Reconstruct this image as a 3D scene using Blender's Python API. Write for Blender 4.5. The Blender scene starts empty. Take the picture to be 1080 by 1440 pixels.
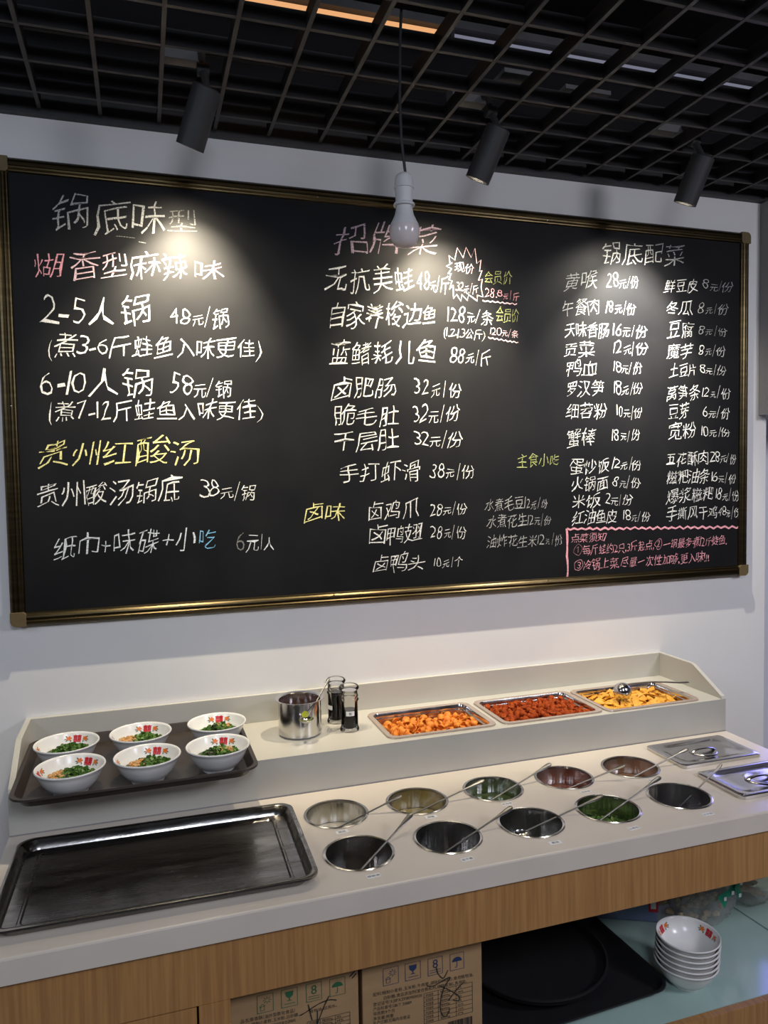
import bpy, bmesh, math, random
from mathutils import Vector, Matrix, noise

random.seed(7)
SC = bpy.context.scene
COL = SC.collection
PI = math.pi

# ------------------------------------------------------------------ camera
CAM = Vector((0.0, -2.145, 1.605))
YAW, PIT, ROL, FPX = 0.311808614, -0.0502703681, -0.0166260934, 1054.0928
_f = Vector((math.sin(YAW)*math.cos(PIT), math.cos(YAW)*math.cos(PIT), math.sin(PIT)))
_r0 = Vector((math.cos(YAW), -math.sin(YAW), 0)); _u0 = _r0.cross(_f)
_r = _r0*math.cos(ROL) + _u0*math.sin(ROL)
_u = -_r0*math.sin(ROL) + _u0*math.cos(ROL)
cd = bpy.data.cameras.new('camera'); cam = bpy.data.objects.new('camera', cd); COL.objects.link(cam)
cd.sensor_fit = 'VERTICAL'; cd.sensor_height = 36.0; cd.lens = FPX*36.0/1440.0
cd.clip_start = 0.02; cd.clip_end = 60
cam.matrix_world = Matrix(((_r.x, _u.x, -_f.x, CAM.x), (_r.y, _u.y, -_f.y, CAM.y), (_r.z, _u.z, -_f.z, CAM.z), (0, 0, 0, 1)))
SC.camera = cam

# ------------------------------------------------------------------ world, exposure, room lights
w = bpy.data.worlds.new('world'); SC.world = w; w.use_nodes = True
w.node_tree.nodes['Background'].inputs[0].default_value = (0.30, 0.33, 0.42, 1)
w.node_tree.nodes['Background'].inputs[1].default_value = 0.10
SC.view_settings.view_transform = 'Standard'; SC.view_settings.look = 'None'
SC.view_settings.exposure = 0.0; SC.view_settings.gamma = 1.0
SC.view_settings.use_curve_mapping = False

def area(name, loc, rot, size, energy, color):
    d = bpy.data.lights.new(name, 'AREA'); d.shape = 'RECTANGLE'; d.size, d.size_y = size
    d.energy = energy; d.color = color
    o = bpy.data.objects.new(name, d); o.location = loc; o.rotation_euler = rot; COL.objects.link(o); return o
def lamp_ceiling(name, loc, size, energy, color): return area(name, loc, (math.radians(52), 0, 0), size, energy, color)
lamp_ceiling('room_lamp', (0.2, -2.9, 2.50), (0.6, 0.6), 21, (0.80, 0.86, 1.0))
lamp_ceiling('room_lamp', (-1.9, -2.2, 2.50), (0.6, 0.6), 15, (0.74, 0.83, 1.0))
lamp_ceiling('room_lamp', (2.6, -2.8, 2.50), (0.6, 0.6), 40, (0.88, 0.87, 1.0))
bl = area('blue_sign_lamp', (2.47, 0.14, 1.22), (0, 0, 0), (0.34, 0.45), 2.4, (0.22, 0.22, 1.0))
bl.rotation_euler = Vector((0.85, 0.72, 0.42)).to_track_quat('Z', 'Y').to_euler()

# ------------------------------------------------------------------ materials
def mat(name, base, rough=0.5, metal=0.0, var=0.0, vscale=20, bump=0.0, bscale=200, coords='Object', stretch=(1, 1, 1), var2=None, rvar=0.0, **kw):
    m = bpy.data.materials.new(name); m.use_nodes = True
    nt = m.node_tree; b = nt.nodes['Principled BSDF']
    b.inputs['Base Color'].default_value = (*base, 1); b.inputs['Roughness'].default_value = rough; b.inputs['Metallic'].default_value = metal
    for k, v in kw.items(): b.inputs[k.replace('_', ' ')].default_value = v
    tc = nt.nodes.new('ShaderNodeTexCoord'); mp = nt.nodes.new('ShaderNodeMapping'); mp.inputs['Scale'].default_value = stretch
    nt.links.new(tc.outputs[coords], mp.inputs[0])
    if var or var2 or rvar:
        n = nt.nodes.new('ShaderNodeTexNoise'); n.inputs['Scale'].default_value = vscale; n.inputs['Detail'].default_value = 6
        nt.links.new(mp.outputs[0], n.inputs['Vector'])
        if var or var2:
            mx = nt.nodes.new('ShaderNodeMix'); mx.data_type = 'RGBA'
            mx.inputs['A'].default_value = (*base, 1)
            c2 = var2 if var2 else tuple(max(0, c*(1-var)) for c in base)
            mx.inputs['B'].default_value = (*c2, 1)
            rp = nt.nodes.new('ShaderNodeMapRange'); rp.inputs['From Min'].default_value = 0.35; rp.inputs['From Max'].default_value = 0.65
            nt.links.new(n.outputs['Fac'], rp.inputs['Value']); nt.links.new(rp.outputs[0], mx.inputs['Factor'])
            nt.links.new(mx.outputs['Result'], b.inputs['Base Color'])
        if rvar:
            rr = nt.nodes.new('ShaderNodeMapRange'); rr.inputs['From Min'].default_value = .3; rr.inputs['From Max'].default_value = .7
            rr.inputs['To Min'].default_value = max(0.02, rough-rvar); rr.inputs['To Max'].default_value = rough+rvar
            nt.links.new(n.outputs['Fac'], rr.inputs['Value']); nt.links.new(rr.outputs[0], b.inputs['Roughness'])
    if bump:
        n2 = nt.nodes.new('ShaderNodeTexNoise'); n2.inputs['Scale'].default_value = bscale; n2.inputs['Detail'].default_value = 3
        nt.links.new(mp.outputs[0], n2.inputs['Vector'])
        bp = nt.nodes.new('ShaderNodeBump'); bp.inputs['Strength'].default_value = bump; bp.inputs['Distance'].default_value = 0.002
        nt.links.new(n2.outputs['Fac'], bp.inputs['Height']); nt.links.new(bp.outputs[0], b.inputs['Normal'])
    return m

def emis(name, color, strength):
    m = bpy.data.materials.new(name); m.use_nodes = True; nt = m.node_tree
    nt.nodes.remove(nt.nodes['Principled BSDF']); e = nt.nodes.new('ShaderNodeEmission')
    e.inputs[0].default_value = (*color, 1); e.inputs[1].default_value = strength
    nt.links.new(e.outputs[0], nt.nodes['Material Output'].inputs[0]); return m

def chalk(name, color, dens=0.80):
    m = bpy.data.materials.new(name); m.use_nodes = True; nt = m.node_tree; b = nt.nodes['Principled BSDF']
    b.inputs['Base Color'].default_value = (*color, 1); b.inputs['Roughness'].default_value = 0.95; b.inputs['Specular IOR Level'].default_value = 0.1
    tc = nt.nodes.new('ShaderNodeTexCoord'); n = nt.nodes.new('ShaderNodeTexNoise'); n.inputs['Scale'].default_value = 260; n.inputs['Detail'].default_value = 2
    nt.links.new(tc.outputs['Object'], n.inputs['Vector'])
    rp = nt.nodes.new('ShaderNodeMapRange'); rp.inputs['From Min'].default_value = 0.36; rp.inputs['From Max'].default_value = 0.52
    rp.inputs['To Min'].default_value = dens-0.25; rp.inputs['To Max'].default_value = min(1, dens+0.2)
    nt.links.new(n.outputs['Fac'], rp.inputs['Value'])
    nt.links.new(rp.outputs[0], b.inputs['Alpha']); return m

M = {}
M['wall'] = mat('wall_paint', (0.80, 0.79, 0.77), 0.6, var=0.05, vscale=1.5, bump=0.05, bscale=90)
M['wallw'] = mat('recess_paint', (0.80, 0.81, 0.84), 0.6, var=0.04, vscale=2)
M['walldark'] = mat('room_wall_dark', (0.22, 0.20, 0.18), 0.7, var=0.2, vscale=3)
M['floor'] = mat('floor_tile', (0.32, 0.30, 0.28), 0.35, var=0.2, vscale=4)
M['black'] = mat('black_metal', (0.035, 0.035, 0.036), 0.55, var=0.2, vscale=30)
M['slat'] = mat('black_slat_shaded', (0.012, 0.012, 0.013), 0.6, var=0.25, vscale=8)  # slat sides: shade between the slats put into a darker colour
M['slatlit'] = mat('slat_lit_lower_face', (0.075, 0.073, 0.072), 0.6, var=0.25, vscale=8)  # slat undersides: light from the room below painted in as paler colour
M['void'] = mat('void_black', (0.010, 0.010, 0.012), 0.9, var=0.5, vscale=3)
M['duct'] = mat('duct_grey', (0.12, 0.12, 0.125), 0.6, var=0.4, vscale=6)
M['darkgrey'] = mat('dark_grey_box', (0.20, 0.20, 0.20), 0.6, var=0.2, vscale=10)
M['board'] = mat('chalkboard', (0.0085, 0.0088, 0.010), 0.46, var2=(0.012, 0.0122, 0.0132), vscale=5, bump=0.03, bscale=400, rvar=0.03, Specular_IOR_Level=0.12)
M['bronze'] = mat('bronze_aluminium', (0.085, 0.064, 0.032), 0.32, 1.0, var=0.35, vscale=9, stretch=(1, 1, 12))
M['cap'] = mat('bronze_plastic', (0.16, 0.115, 0.05), 0.45, 0.2, var=0.15, vscale=40)
M['steel'] = mat('stainless', (0.62, 0.61, 0.60), 0.16, 1.0, rvar=0.05, vscale=25)
M['steelsp'] = mat('spoon_steel', (0.17, 0.165, 0.16), 0.34, 1.0, rvar=0.05, vscale=40)
M['steelw'] = mat('well_steel', (0.66, 0.65, 0.63), 0.19, 1.0, rvar=0.07, vscale=30, bump=0.9, bscale=85, stretch=(1, 1, 0.02))
M['steeld'] = mat('scratched_steel', (0.44, 0.42, 0.40), 0.22, 1.0, var=0.35, vscale=6, bump=0.12, bscale=60, stretch=(1, 6, 1), rvar=0.10)
M['quartz'] = mat('quartz_stone', (0.69, 0.615, 0.52), 0.32, var=0.07, vscale=5, bump=0.02, bscale=150)
M['quartz2'] = mat('quartz_riser', (0.53, 0.51, 0.45), 0.35, var=0.05, vscale=5)
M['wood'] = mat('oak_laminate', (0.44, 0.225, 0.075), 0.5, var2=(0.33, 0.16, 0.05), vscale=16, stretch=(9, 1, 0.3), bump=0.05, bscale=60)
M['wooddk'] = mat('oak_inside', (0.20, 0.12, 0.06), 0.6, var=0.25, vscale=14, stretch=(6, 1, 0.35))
M['glassshelf'] = mat('teal_glass', (0.40, 0.55, 0.50), 0.12, var=0.12, vscale=4)
M['porcelain'] = mat('melamine_white', (0.82, 0.81, 0.78), 0.22, var=0.02, vscale=10)
M['browntray'] = mat('brown_tray', (0.034, 0.022, 0.016), 0.38, var=0.25, vscale=12, bump=0.05, bscale=500)
M['blacktray'] = mat('black_tray', (0.012, 0.012, 0.013), 0.55, var=0.2, vscale=12, bump=0.08, bscale=600)
M['red'] = mat('emblem_red', (0.62, 0.012, 0.02), 0.35, var=0.1)
M['orange'] = mat('flower_orange', (0.85, 0.20, 0.02), 0.35, var=0.2, vscale=200)
M['leaf'] = mat('leaf_green', (0.05, 0.13, 0.03), 0.4, var=0.2)
M['green'] = mat('scallion_green', (0.035, 0.13, 0.012), 0.45, var2=(0.16, 0.27, 0.05), vscale=120)
M['scal'] = mat('fresh_scallion', (0.04, 0.15, 0.015), 0.4, var2=(0.28, 0.38, 0.10), vscale=120)
M['greendk'] = mat('dark_herb', (0.018, 0.05, 0.012), 0.45, var2=(0.05, 0.05, 0.02), vscale=150)
M['peanut'] = mat('fried_soybean', (0.52, 0.24, 0.06), 0.5, var2=(0.68, 0.42, 0.17), vscale=150)
M['shell'] = mat('orange_corn_shell', (0.80, 0.28, 0.022), 0.6, var2=(0.70, 0.17, 0.010), vscale=70, bump=0.3, bscale=400)
M['curl'] = mat('red_spicy_curl', (0.40, 0.072, 0.008), 0.7, Specular_IOR_Level=0.15, var2=(0.22, 0.026, 0.004), vscale=140, bump=0.4, bscale=500)
M['crisp'] = mat('yellow_crisp', (0.80, 0.42, 0.045), 0.6, var2=(0.76, 0.33, 0.025), vscale=60, bump=0.3, bscale=300)
M['white'] = mat('sticker_white', (0.85, 0.84, 0.82), 0.5, var=0.02)
M['ink'] = mat('black_ink', (0.015, 0.015, 0.015), 0.5, var=0.1)
M['inkblue'] = mat('blue_ink', (0.015, 0.03, 0.10), 0.6, var=0.1)
M['inkgreen'] = mat('green_ink', (0.02, 0.12, 0.05), 0.6, var=0.1)
M['lime'] = mat('lime_sticker', (0.60, 0.62, 0.04), 0.5, var=0.05)
M['plastic'] = mat('white_plastic', (0.62, 0.62, 0.62), 0.45, var=0.03)
M['diffuser'] = mat('bulb_diffuser', (0.66, 0.60, 0.59), 0.18, var=0.02, Subsurface_Weight=0.2)
M['cord'] = mat('black_rubber', (0.012, 0.012, 0.013), 0.5, var=0.1)
M['card'] = mat('cardboard', (0.40, 0.25, 0.12), 0.75, var=0.14, vscale=6, bump=0.06, bscale=120, stretch=(1, 1, 5))
M['tape'] = mat('clear_tape', (0.36, 0.25, 0.13), 0.2, var=0.1)
M['cabgrey'] = mat('grey_panel', (0.26, 0.25, 0.25), 0.5, var=0.06, vscale=4)
M['bluebox'] = mat('blue_packet', (0.17, 0.22, 0.36), 0.3, var=0.2, vscale=8)
M['redlabel'] = mat('red_label', (0.55, 0.01, 0.03), 0.4, var=0.1)
M['ribbon'] = mat('green_ribbon', (0.01, 0.26, 0.15), 0.4, var=0.1)
M['yellowfood'] = mat('yellow_food', (0.75, 0.52, 0.05), 0.6, var=0.3, vscale=80)
M['redfood'] = mat('red_food', (0.50, 0.07, 0.04), 0.5, var=0.4, vscale=80)
M['brownfood'] = mat('brown_food', (0.60, 0.46, 0.28), 0.6, var=0.4, vscale=80)
SA = {
 'cream': mat('milky_garlic_water', (0.38, 0.35, 0.28), 0.3, var=0.1, vscale=40),
 'garlic': mat('minced_garlic_oil', (0.24, 0.175, 0.05), 0.35, var2=(0.12, 0.10, 0.02), vscale=160, bump=0.5, bscale=220),
 'herb': mat('green_herb_sauce', (0.055, 0.075, 0.012), 0.15, var2=(0.02, 0.04, 0.008), vscale=90, bump=0.2, bscale=200),
 'chili': mat('red_chili_sauce', (0.15, 0.042, 0.016), 0.15, var2=(0.08, 0.02, 0.008), vscale=90, bump=0.2, bscale=200),
 'brown': mat('brown_paste', (0.19, 0.085, 0.035), 0.2, var=0.3, vscale=70, bump=0.2, bscale=200),
 'oilred': mat('dark_chili_oil', (0.035, 0.010, 0.004), 0.08, var=0.4, vscale=40),
 'oil': mat('dark_oil', (0.030, 0.016, 0.005), 0.05, var=0.4, vscale=20),
 'black': mat('black_sauce', (0.006, 0.005, 0.004), 0.05, var=0.3),
 'dgreen': mat('dark_green_sauce', (0.010, 0.018, 0.006), 0.1, var=0.4, vscale=50),
 'dark': mat('dark_pickle', (0.012, 0.010, 0.008), 0.2, var=0.4, vscale=50)}

def glassmat(name, color, rough=0.0, alpha=0.25):
    m = bpy.data.materials.new(name); m.use_nodes = True; nt = m.node_tree
    nt.nodes.remove(nt.nodes['Principled BSDF'])
    t = nt.nodes.new('ShaderNodeBsdfTransparent'); t.inputs[0].default_value = (*color, 1)
    g = nt.nodes.new('ShaderNodeBsdfGlossy'); g.inputs['Roughness'].default_value = max(rough, 0.03)
    fr = nt.nodes.new('ShaderNodeLayerWeight'); fr.inputs[0].default_value = 0.22
    mr = nt.nodes.new('ShaderNodeMath'); mr.operation = 'ADD'; mr.inputs[1].default_value = alpha
    nt.links.new(fr.outputs[0], mr.inputs[0])
    mx = nt.nodes.new('ShaderNodeMixShader'); nt.links.new(mr.outputs[0], mx.inputs[0]); nt.links.new(t.outputs[0], mx.inputs[1]); nt.links.new(g.outputs[0], mx.inputs[2])
    nt.links.new(mx.outputs[0], nt.nodes['Material Output'].inputs[0]); return m
M['glass'] = glassmat('clear_glass', (0.985, 0.985, 0.98), 0.0, 0.0)
M['bag'] = mat('clear_bag_film', (0.55, 0.56, 0.54), 0.18, var=0.2, vscale=30, bump=0.6, bscale=45, Alpha=0.38)
M['clearpan'] = mat('clear_tinted_plastic', (0.62, 0.50, 0.42), 0.12, Transmission_Weight=0.45, var=0.05)

CH = {'w': chalk('white_chalk', (0.88, 0.88, 0.84)), 't': chalk('thin_white_chalk', (0.60, 0.60, 0.58), 0.60),
      'p': chalk('pink_chalk', (0.90, 0.42, 0.48)), 'q': chalk('pale_pink_chalk', (0.88, 0.62, 0.66)), 'm': chalk('mauve_chalk', (0.56, 0.42, 0.48), 0.65),
      'y': chalk('yellow_chalk', (0.88, 0.83, 0.36)), 'g': chalk('yellow_green_chalk', (0.50, 0.55, 0.22), 0.65), 'b': chalk('blue_chalk', (0.22, 0.50, 0.74)),
      'l': chalk('pale_blue_chalk', (0.72, 0.77, 0.80), 0.8), 'd': chalk('faint_chalk', (0.30, 0.30, 0.29), 0.5)}

# ------------------------------------------------------------------ mesh helpers
class MB:
    def __init__(s): s.bm = bmesh.new()
    def box(s, x0, x1, y0, y1, z0, z1, mi=0):
        v = [s.bm.verts.new(p) for p in ((x0, y0, z0), (x1, y0, z0), (x1, y1, z0), (x0, y1, z0), (x0, y0, z1), (x1, y0, z1), (x1, y1, z1), (x0, y1, z1))]
        for f in ((0, 3, 2, 1), (4, 5, 6, 7), (0, 1, 5, 4), (1, 2, 6, 5), (2, 3, 7, 6), (3, 0, 4, 7)):
            s.bm.faces.new([v[i] for i in f]).material_index = mi
        return s
    def prism(s, pts, axis, a, b):
        # pts 2D polygon, extruded along axis between a and b
        def P(p, t):
            if axis == 'x': return (t, p[0], p[1])
            if axis == 'y': return (p[0], t, p[1])
            return (p[0], p[1], t)
        A = [s.bm.verts.new(P(p, a)) for p in pts]; B = [s.bm.verts.new(P(p, b)) for p in pts]
        n = len(pts)
        s.bm.faces.new(A[::-1]); s.bm.faces.new(B)
        for i in range(n): s.bm.faces.new((A[i], A[(i+1) % n], B[(i+1) % n], B[i]))
        return s
    def loft(s, rings, close=True, cap0=False, cap1=False, mi=0):
        R = [[s.bm.verts.new(p) for p in r] for r in rings]; n = len(R[0])
        for a, b in zip(R, R[1:]):
            for i in range(n if close else n-1):
                try: s.bm.faces.new((a[i], a[(i+1) % n], b[(i+1) % n], b[i])).material_index = mi
                except ValueError: pass
        if cap0: s.bm.faces.new(R[0][::-1]).material_index = mi
        if cap1: s.bm.faces.new(R[-1]).material_index = mi
        return s
    def lathe(s, prof, n=40, c=(0, 0, 0), mi=0):
        rings = []
        for r, z in prof:
            rings.append([(c[0]+max(r, 1e-5)*math.cos(2*PI*i/n), c[1]+max(r, 1e-5)*math.sin(2*PI*i/n), c[2]+z) for i in range(n)])
        return s.loft(rings, mi=mi)
    def tube(s, pts, rad, n=8, caps=True, mi=0):
        pts = [Vector(p) for p in pts]; rings = []
        for i, p in enumerate(pts):
            t = (pts[min(i+1, len(pts)-1)] - pts[max(i-1, 0)]).normalized()
            a = t.orthogonal().normalized() if i == 0 else (pa - t*pa.dot(t)).normalized()
            pa = a; b = t.cross(a); r = rad[i] if isinstance(rad, (list, tuple)) else rad
            rings.append([p + a*r*math.cos(2*PI*k/n) + b*r*math.sin(2*PI*k/n) for k in range(n)])
        return s.loft(rings, cap0=caps, cap1=caps, mi=mi)
    def strap(s, pts, widths, thick, side=Vector((0, 0, 1)), n=8):
        # flattened lofted bar; side = face normal hint
        pts = [Vector(p) for p in pts]; rings = []
        for i, p in enumerate(pts):
            t = (pts[min(i+1, len(pts)-1)] - pts[max(i-1, 0)]).normalized()
            a = t.cross(side).normalized(); b = a.cross(t).normalized()
            wd = widths[i]; th = thick[i] if isinstance(thick, (list, tuple)) else thick
            rings.append([p + a*wd*math.cos(2*PI*k/n) + b*th*math.sin(2*PI*k/n) for k in range(n)])
        return s.loft(rings, cap0=True, cap1=True)
    def merge(s, d=1e-5): bmesh.ops.remove_doubles(s.bm, verts=s.bm.verts, dist=d); return s
    def build(s, name, m, parent=None, smooth=False, bevel=0, loc=None, angle=35):
        bmesh.ops.recalc_face_normals(s.bm, faces=s.bm.faces)
        if bevel:
            s.bm.edges.ensure_lookup_table()
            es = [e for e in s.bm.edges if len(e.link_faces) == 2 and e.calc_face_angle(0) > math.radians(40)]
            bmesh.ops.bevel(s.bm, geom=es, offset=bevel, segments=2, profile=0.7, affect='EDGES')
        me = bpy.data.meshes.new(name); s.bm.to_mesh(me); s.bm.free()
        for mm in (m if isinstance(m, (list, tuple)) else [m]): me.materials.append(mm)
        if smooth:
            for p in me.polygons: p.use_smooth = True
            try: me.set_sharp_from_angle(angle=math.radians(angle))
            except Exception: pass
        o = bpy.data.objects.new(name, me); COL.objects.link(o)
        if parent is not None: o.parent = parent
        if loc is not None: o.location = loc
        return o

def mesh_obj(name, verts, faces, m, parent=None, loc=None):
    me = bpy.data.meshes.new(name); me.from_pydata(verts, [], faces); me.materials.append(m)
    o = bpy.data.objects.new(name, me); COL.objects.link(o)
    if parent is not None: o.parent = parent
    if loc is not None: o.location = loc
    return o
def tag(o, label=None, cat=None, group=None, kind=None):
    if label: o['label'] = label
    if cat: o['category'] = cat
    if group: o['group'] = group
    if kind: o['kind'] = kind
    return o
def thing(name, label, cat, loc=(0, 0, 0), rot=(0, 0, 0), group=None):
    o = bpy.data.objects.new(name, None); o.empty_display_size = 0.05; COL.objects.link(o)
    o.location = loc; o.rotation_euler = rot
    return tag(o, label, cat, group)
def dup(root, loc, rot=(0, 0, 0), label=None, group=None, scale=None):
    r = root.copy(); COL.objects.link(r); r.location = loc; r.rotation_euler = rot
    if scale: r.scale = scale
    if label: r['label'] = label
    if group: r['group'] = group
    for ch in list(root.children):
        c = ch.copy(); COL.objects.link(c); c.parent = r
        for g in list(ch.children):
            d = g.copy(); COL.objects.link(d); d.parent = c
    return r
def rrect(hx, hy, r, z, n=5, c=(0, 0)):
    pts = []
    for sx, sy, a0 in ((1, 1, 0), (-1, 1, PI/2), (-1, -1, PI), (1, -1, 1.5*PI)):
        for k in range(n+1):
            a = a0 + (PI/2)*k/n
            pts.append((c[0]+sx*(hx-r)+r*math.cos(a), c[1]+sy*(hy-r)+r*math.sin(a), z))
    return pts
def at_y(px, py, y):      # point of the upright plane at y seen along a measured direction of the photograph
    d = _r*((px-540)/FPX) - _u*((py-720)/FPX) + _f
    return CAM + d*((y-CAM.y)/d.y)
def at_z(px, py, z):
    d = _r*((px-540)/FPX) - _u*((py-720)/FPX) + _f
    return CAM + d*((z-CAM.z)/d.z)

# glyph outlines come from Blender's own built-in font
_gc = {}
def glyph(ch, thin=0.0):
    key = (ch, thin)
    if key not in _gc:
        c = bpy.data.curves.new('t', 'FONT'); c.body = ch; c.resolution_u = 2; c.offset = -thin
        o = bpy.data.objects.new('t', c); COL.objects.link(o)
        me = bpy.data.meshes.new_from_object(o.evaluated_get(bpy.context.evaluated_depsgraph_get()))
        vs = [(v.co.x, v.co.y) for v in me.vertices]; fs = [tuple(p.vertices) for p in me.polygons]
        bpy.data.objects.remove(o); bpy.data.curves.remove(c); bpy.data.meshes.remove(me)
        xs = [v[0] for v in vs] or [0, .3]
        _gc[key] = (vs, fs, min(xs), max(xs))
    return _gc[key]
def is_cjk(ch): return ord(ch) > 0x2460
def layout(text, hand=True, seed=0):
    """verts, faces, total width in em, baseline at 0; hand = chalk handwriting distortion"""
    rnd = random.Random(seed); V = []; F = []; x = 0.0
    prev = ''
    for i, ch in enumerate(text):
        if ch == ' ': x += 0.35; continue
        g, fs, x0, x1 = glyph(ch, (0.011 if is_cjk(ch) else 0.0 if ch in '.-,!' else 0.020) if hand else 0.0); s = 1.0
        wide = is_cjk(ch) and ch not in '，、。：；（）'
        if hand:
            if ch == '元' and prev.isdigit(): s = 0.62
            elif ch in '份个' or (ch in '斤条锅人' and prev == '/'): s = 0.86
            s *= rnd.uniform(0.90, 1.08)
            if ch.isdigit(): s *= 1.12
        cw = (x1-x0)*s
        adv = max(cw + (0.10 if wide else 0.09), (0.80 if hand else 1.0)*s if wide else 0) if wide or hand else cw+0.08
        rot = rnd.uniform(-0.05, 0.05) if hand else 0
        sl = rnd.uniform(0.05, 0.16) if hand else 0; up = rnd.uniform(0.03, 0.15) if hand and wide else 0
        dy = rnd.uniform(-0.04, 0.04) if hand else 0; ox, oy = rnd.uniform(0, 99), rnd.uniform(0, 99)
        b = len(V); cx = (x0+x1)/2
        for (vx, vy) in g:
            lx, ly = (vx-cx)*s, (vy)*s
            if hand:
                if ch == '/': ly = ly*1.25 - 0.08; lx *= 0.8
                n1 = noise.noise(Vector((ox+lx*1.7, oy+ly*1.7, 0))); n2 = noise.noise(Vector((ox+lx*1.7, oy+ly*1.7, 7)))
                n3 = noise.noise(Vector((ox+lx*4, oy+ly*4, 3))); n4 = noise.noise(Vector((ox+lx*4, oy+ly*4, 9)))
                lx += n1*0.15+n3*0.035; ly += n2*0.15+n4*0.035
                lx, ly = lx + sl*(ly-.4), ly + up*lx
                if wide: ly = (ly-.38)*(0.95)+.38
                lx, ly = lx*math.cos(rot)-(ly-.4)*math.sin(rot), (ly-.4)*math.cos(rot)+lx*math.sin(rot)+.4
            V.append((x+adv/2+lx, ly+dy))
        F += [tuple(b+k for k in f) for f in fs]
        x += adv; prev = ch
    return V, F, max(x, 0.1)
def write_on(parent, text, S, E, H, m, y, name='chalk_writing', hand=True, seed=0, nrm=0.0008):
    """text on an upright plane at y from point S to point E (world x,z), letters H metres tall"""
    V, F, W = layout(text, hand, seed)
    ux, uz = (E.x-S.x)/W, (E.z-S.z)/W
    vs = [(S.x+v[0]*ux, y-nrm, S.z+v[0]*uz+v[1]*H/0.88) for v in V]
    o = mesh_obj(name, vs, F, m); o.parent = parent; o.matrix_parent_inverse = Matrix.Translation(-parent.location)
    return o
def stroke_mesh(pts, wd, y, nrm=0.0009, jitter=0.0):
    V = []; F = []
    n = len(pts)
    for i, p in enumerate(pts):
        a = pts[max(i-1, 0)]; b = pts[min(i+1, n-1)]
        t = Vector((b[0]-a[0], b[1]-a[1])); t = t.normalized() if t.length > 1e-9 else Vector((1, 0))
        nn = Vector((-t.y, t.x))*wd/2*random.uniform(1-jitter, 1+jitter)
        V += [(p[0]+nn.x, y-nrm, p[1]+nn.y), (p[0]-nn.x, y-nrm, p[1]-nn.y)]
    for i in range(n-1): F.append((2*i, 2*i+1, 2*i+3, 2*i+2))
    return V, F
def strokes(name, lines, wd, m, y, parent, nrm=0.0009, jitter=0.25):
    V = []; F = []
    for l in lines:
        v, f = stroke_mesh(l, wd, y, nrm, jitter); b = len(V); V += v; F += [tuple(b+k for k in q) for q in f]
    o = mesh_obj(name, V, F, m); o.parent = parent; o.matrix_parent_inverse = Matrix.Translation(-parent.location); return o

# ================================================================== SETTING
def struct(name, mb, m, **k):
    o = mb.build(name, m, **k); o['kind'] = 'structure'; return o
struct('wall_back', MB().box(-3.0, 2.135, 0, 0.12, 0, 2.95), M['wall'])
struct('wall_recess', MB().box(2.135, 4.6, 0.36, 0.45, 0, 2.95), M['wallw'])
struct('wall_left', MB().box(-3.1, -3.0, -5.0, 0.12, 0, 2.95), M['walldark'])
struct('wall_right', MB().box(4.6, 4.7, -5.0, 0.45, 0, 2.95), M['walldark'])
struct('wall_front', MB().box(-3.1, 4.7, -5.1, -5.0, 0, 2.95), M['walldark'])
struct('floor', MB().box(-3.1, 4.7, -5.1, 0.45, -0.06, 0), M['floor'])
ceil = struct('ceiling', MB().box(-3.1, 4.7, -5.1, 0.45, 2.95, 3.02), M['void'])
struct('trim_1', MB().prism([(0, 2.533), (-0.022, 2.533), (-0.022, 2.537), (-0.003, 2.537), (-0.003, 2.60), (0, 2.60)], 'x', -3.0, 2.135), M['black'])
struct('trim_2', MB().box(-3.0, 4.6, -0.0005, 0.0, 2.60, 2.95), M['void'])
# open-cell grid ceiling: every long and cross slat is a part of the ceiling
GZ, GP, GH, GT = 2.548, 0.1458, 0.036, 0.0095
me_long = None
def lit_low_face(me):
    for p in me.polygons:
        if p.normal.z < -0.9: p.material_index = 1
for i in range(-4, 20):
    x = -0.218 + GP*i
    if me_long is None:
        o = MB().prism([(-GT/2, 0), (GT/2, 0), (GT/2, GH), (-GT/2, GH)], 'y', -2.6, -0.023).build('slat', [M['slat'], M['slatlit']], ceil); me_long = o.data; lit_low_face(me_long)
    else:
        o = bpy.data.objects.new('slat', me_long); COL.objects.link(o); o.parent = ceil
    o.location = (x, 0, GZ)
me_cross = None
for j in range(0, 17):
    y = -0.103 - GP*j
    if me_cross is None:
        o = MB().prism([(-GT/2, 0.0015), (GT/2, 0.0015), (GT/2, GH), (-GT/2, GH)], 'x', -0.85, 2.62).build('slat', [M['slat'], M['slatlit']], ceil); me_cross = o.data; lit_low_face(me_cross)
    else:
        o = bpy.data.objects.new('slat', me_cross); COL.objects.link(o); o.parent = ceil
    o.location = (0, y, GZ)

# things in the void above the grid
d = MB().box(-1.2, 2.9, -0.80, -0.50, 2.83, 2.93).box(-1.2, 2.9, -0.83, -0.80, 2.90, 2.93)
tag(d.build('air_duct', M['duct'], bevel=0.004), 'long dark grey duct running left to right above the ceiling grid', 'duct')
d = MB().box(-1.1, 0.12, -0.30, -0.26, 2.72, 2.76)
tag(d.build('conduit_bar', M['duct'], bevel=0.003), 'dull grey bar above the grid at the far left, over the first spotlight', 'bar')
for (x0, x1, y0, y1, z, lab) in ((0.30, 0.42, -0.62, -0.50, 2.80, 'grey square access plate above the grid left of the hanging cord'),
                          (0.98, 1.10, -0.245, -0.175, 2.70, 'pale grey plate above the grid just right of the middle spotlight'),
                          (1.19, 1.34, -0.215, -0.155, 2.70, 'pale grey plate above the grid between middle and right spotlights'),
                          (0.62, 0.80, -0.52, -0.40, 2.82, 'dark grey plate above the grid right of the hanging cord')):
    tag(MB().box(x0, x1, y0, y1, z, z+0.012).build('ceiling_plate', M['darkgrey']), lab, 'plate')
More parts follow.
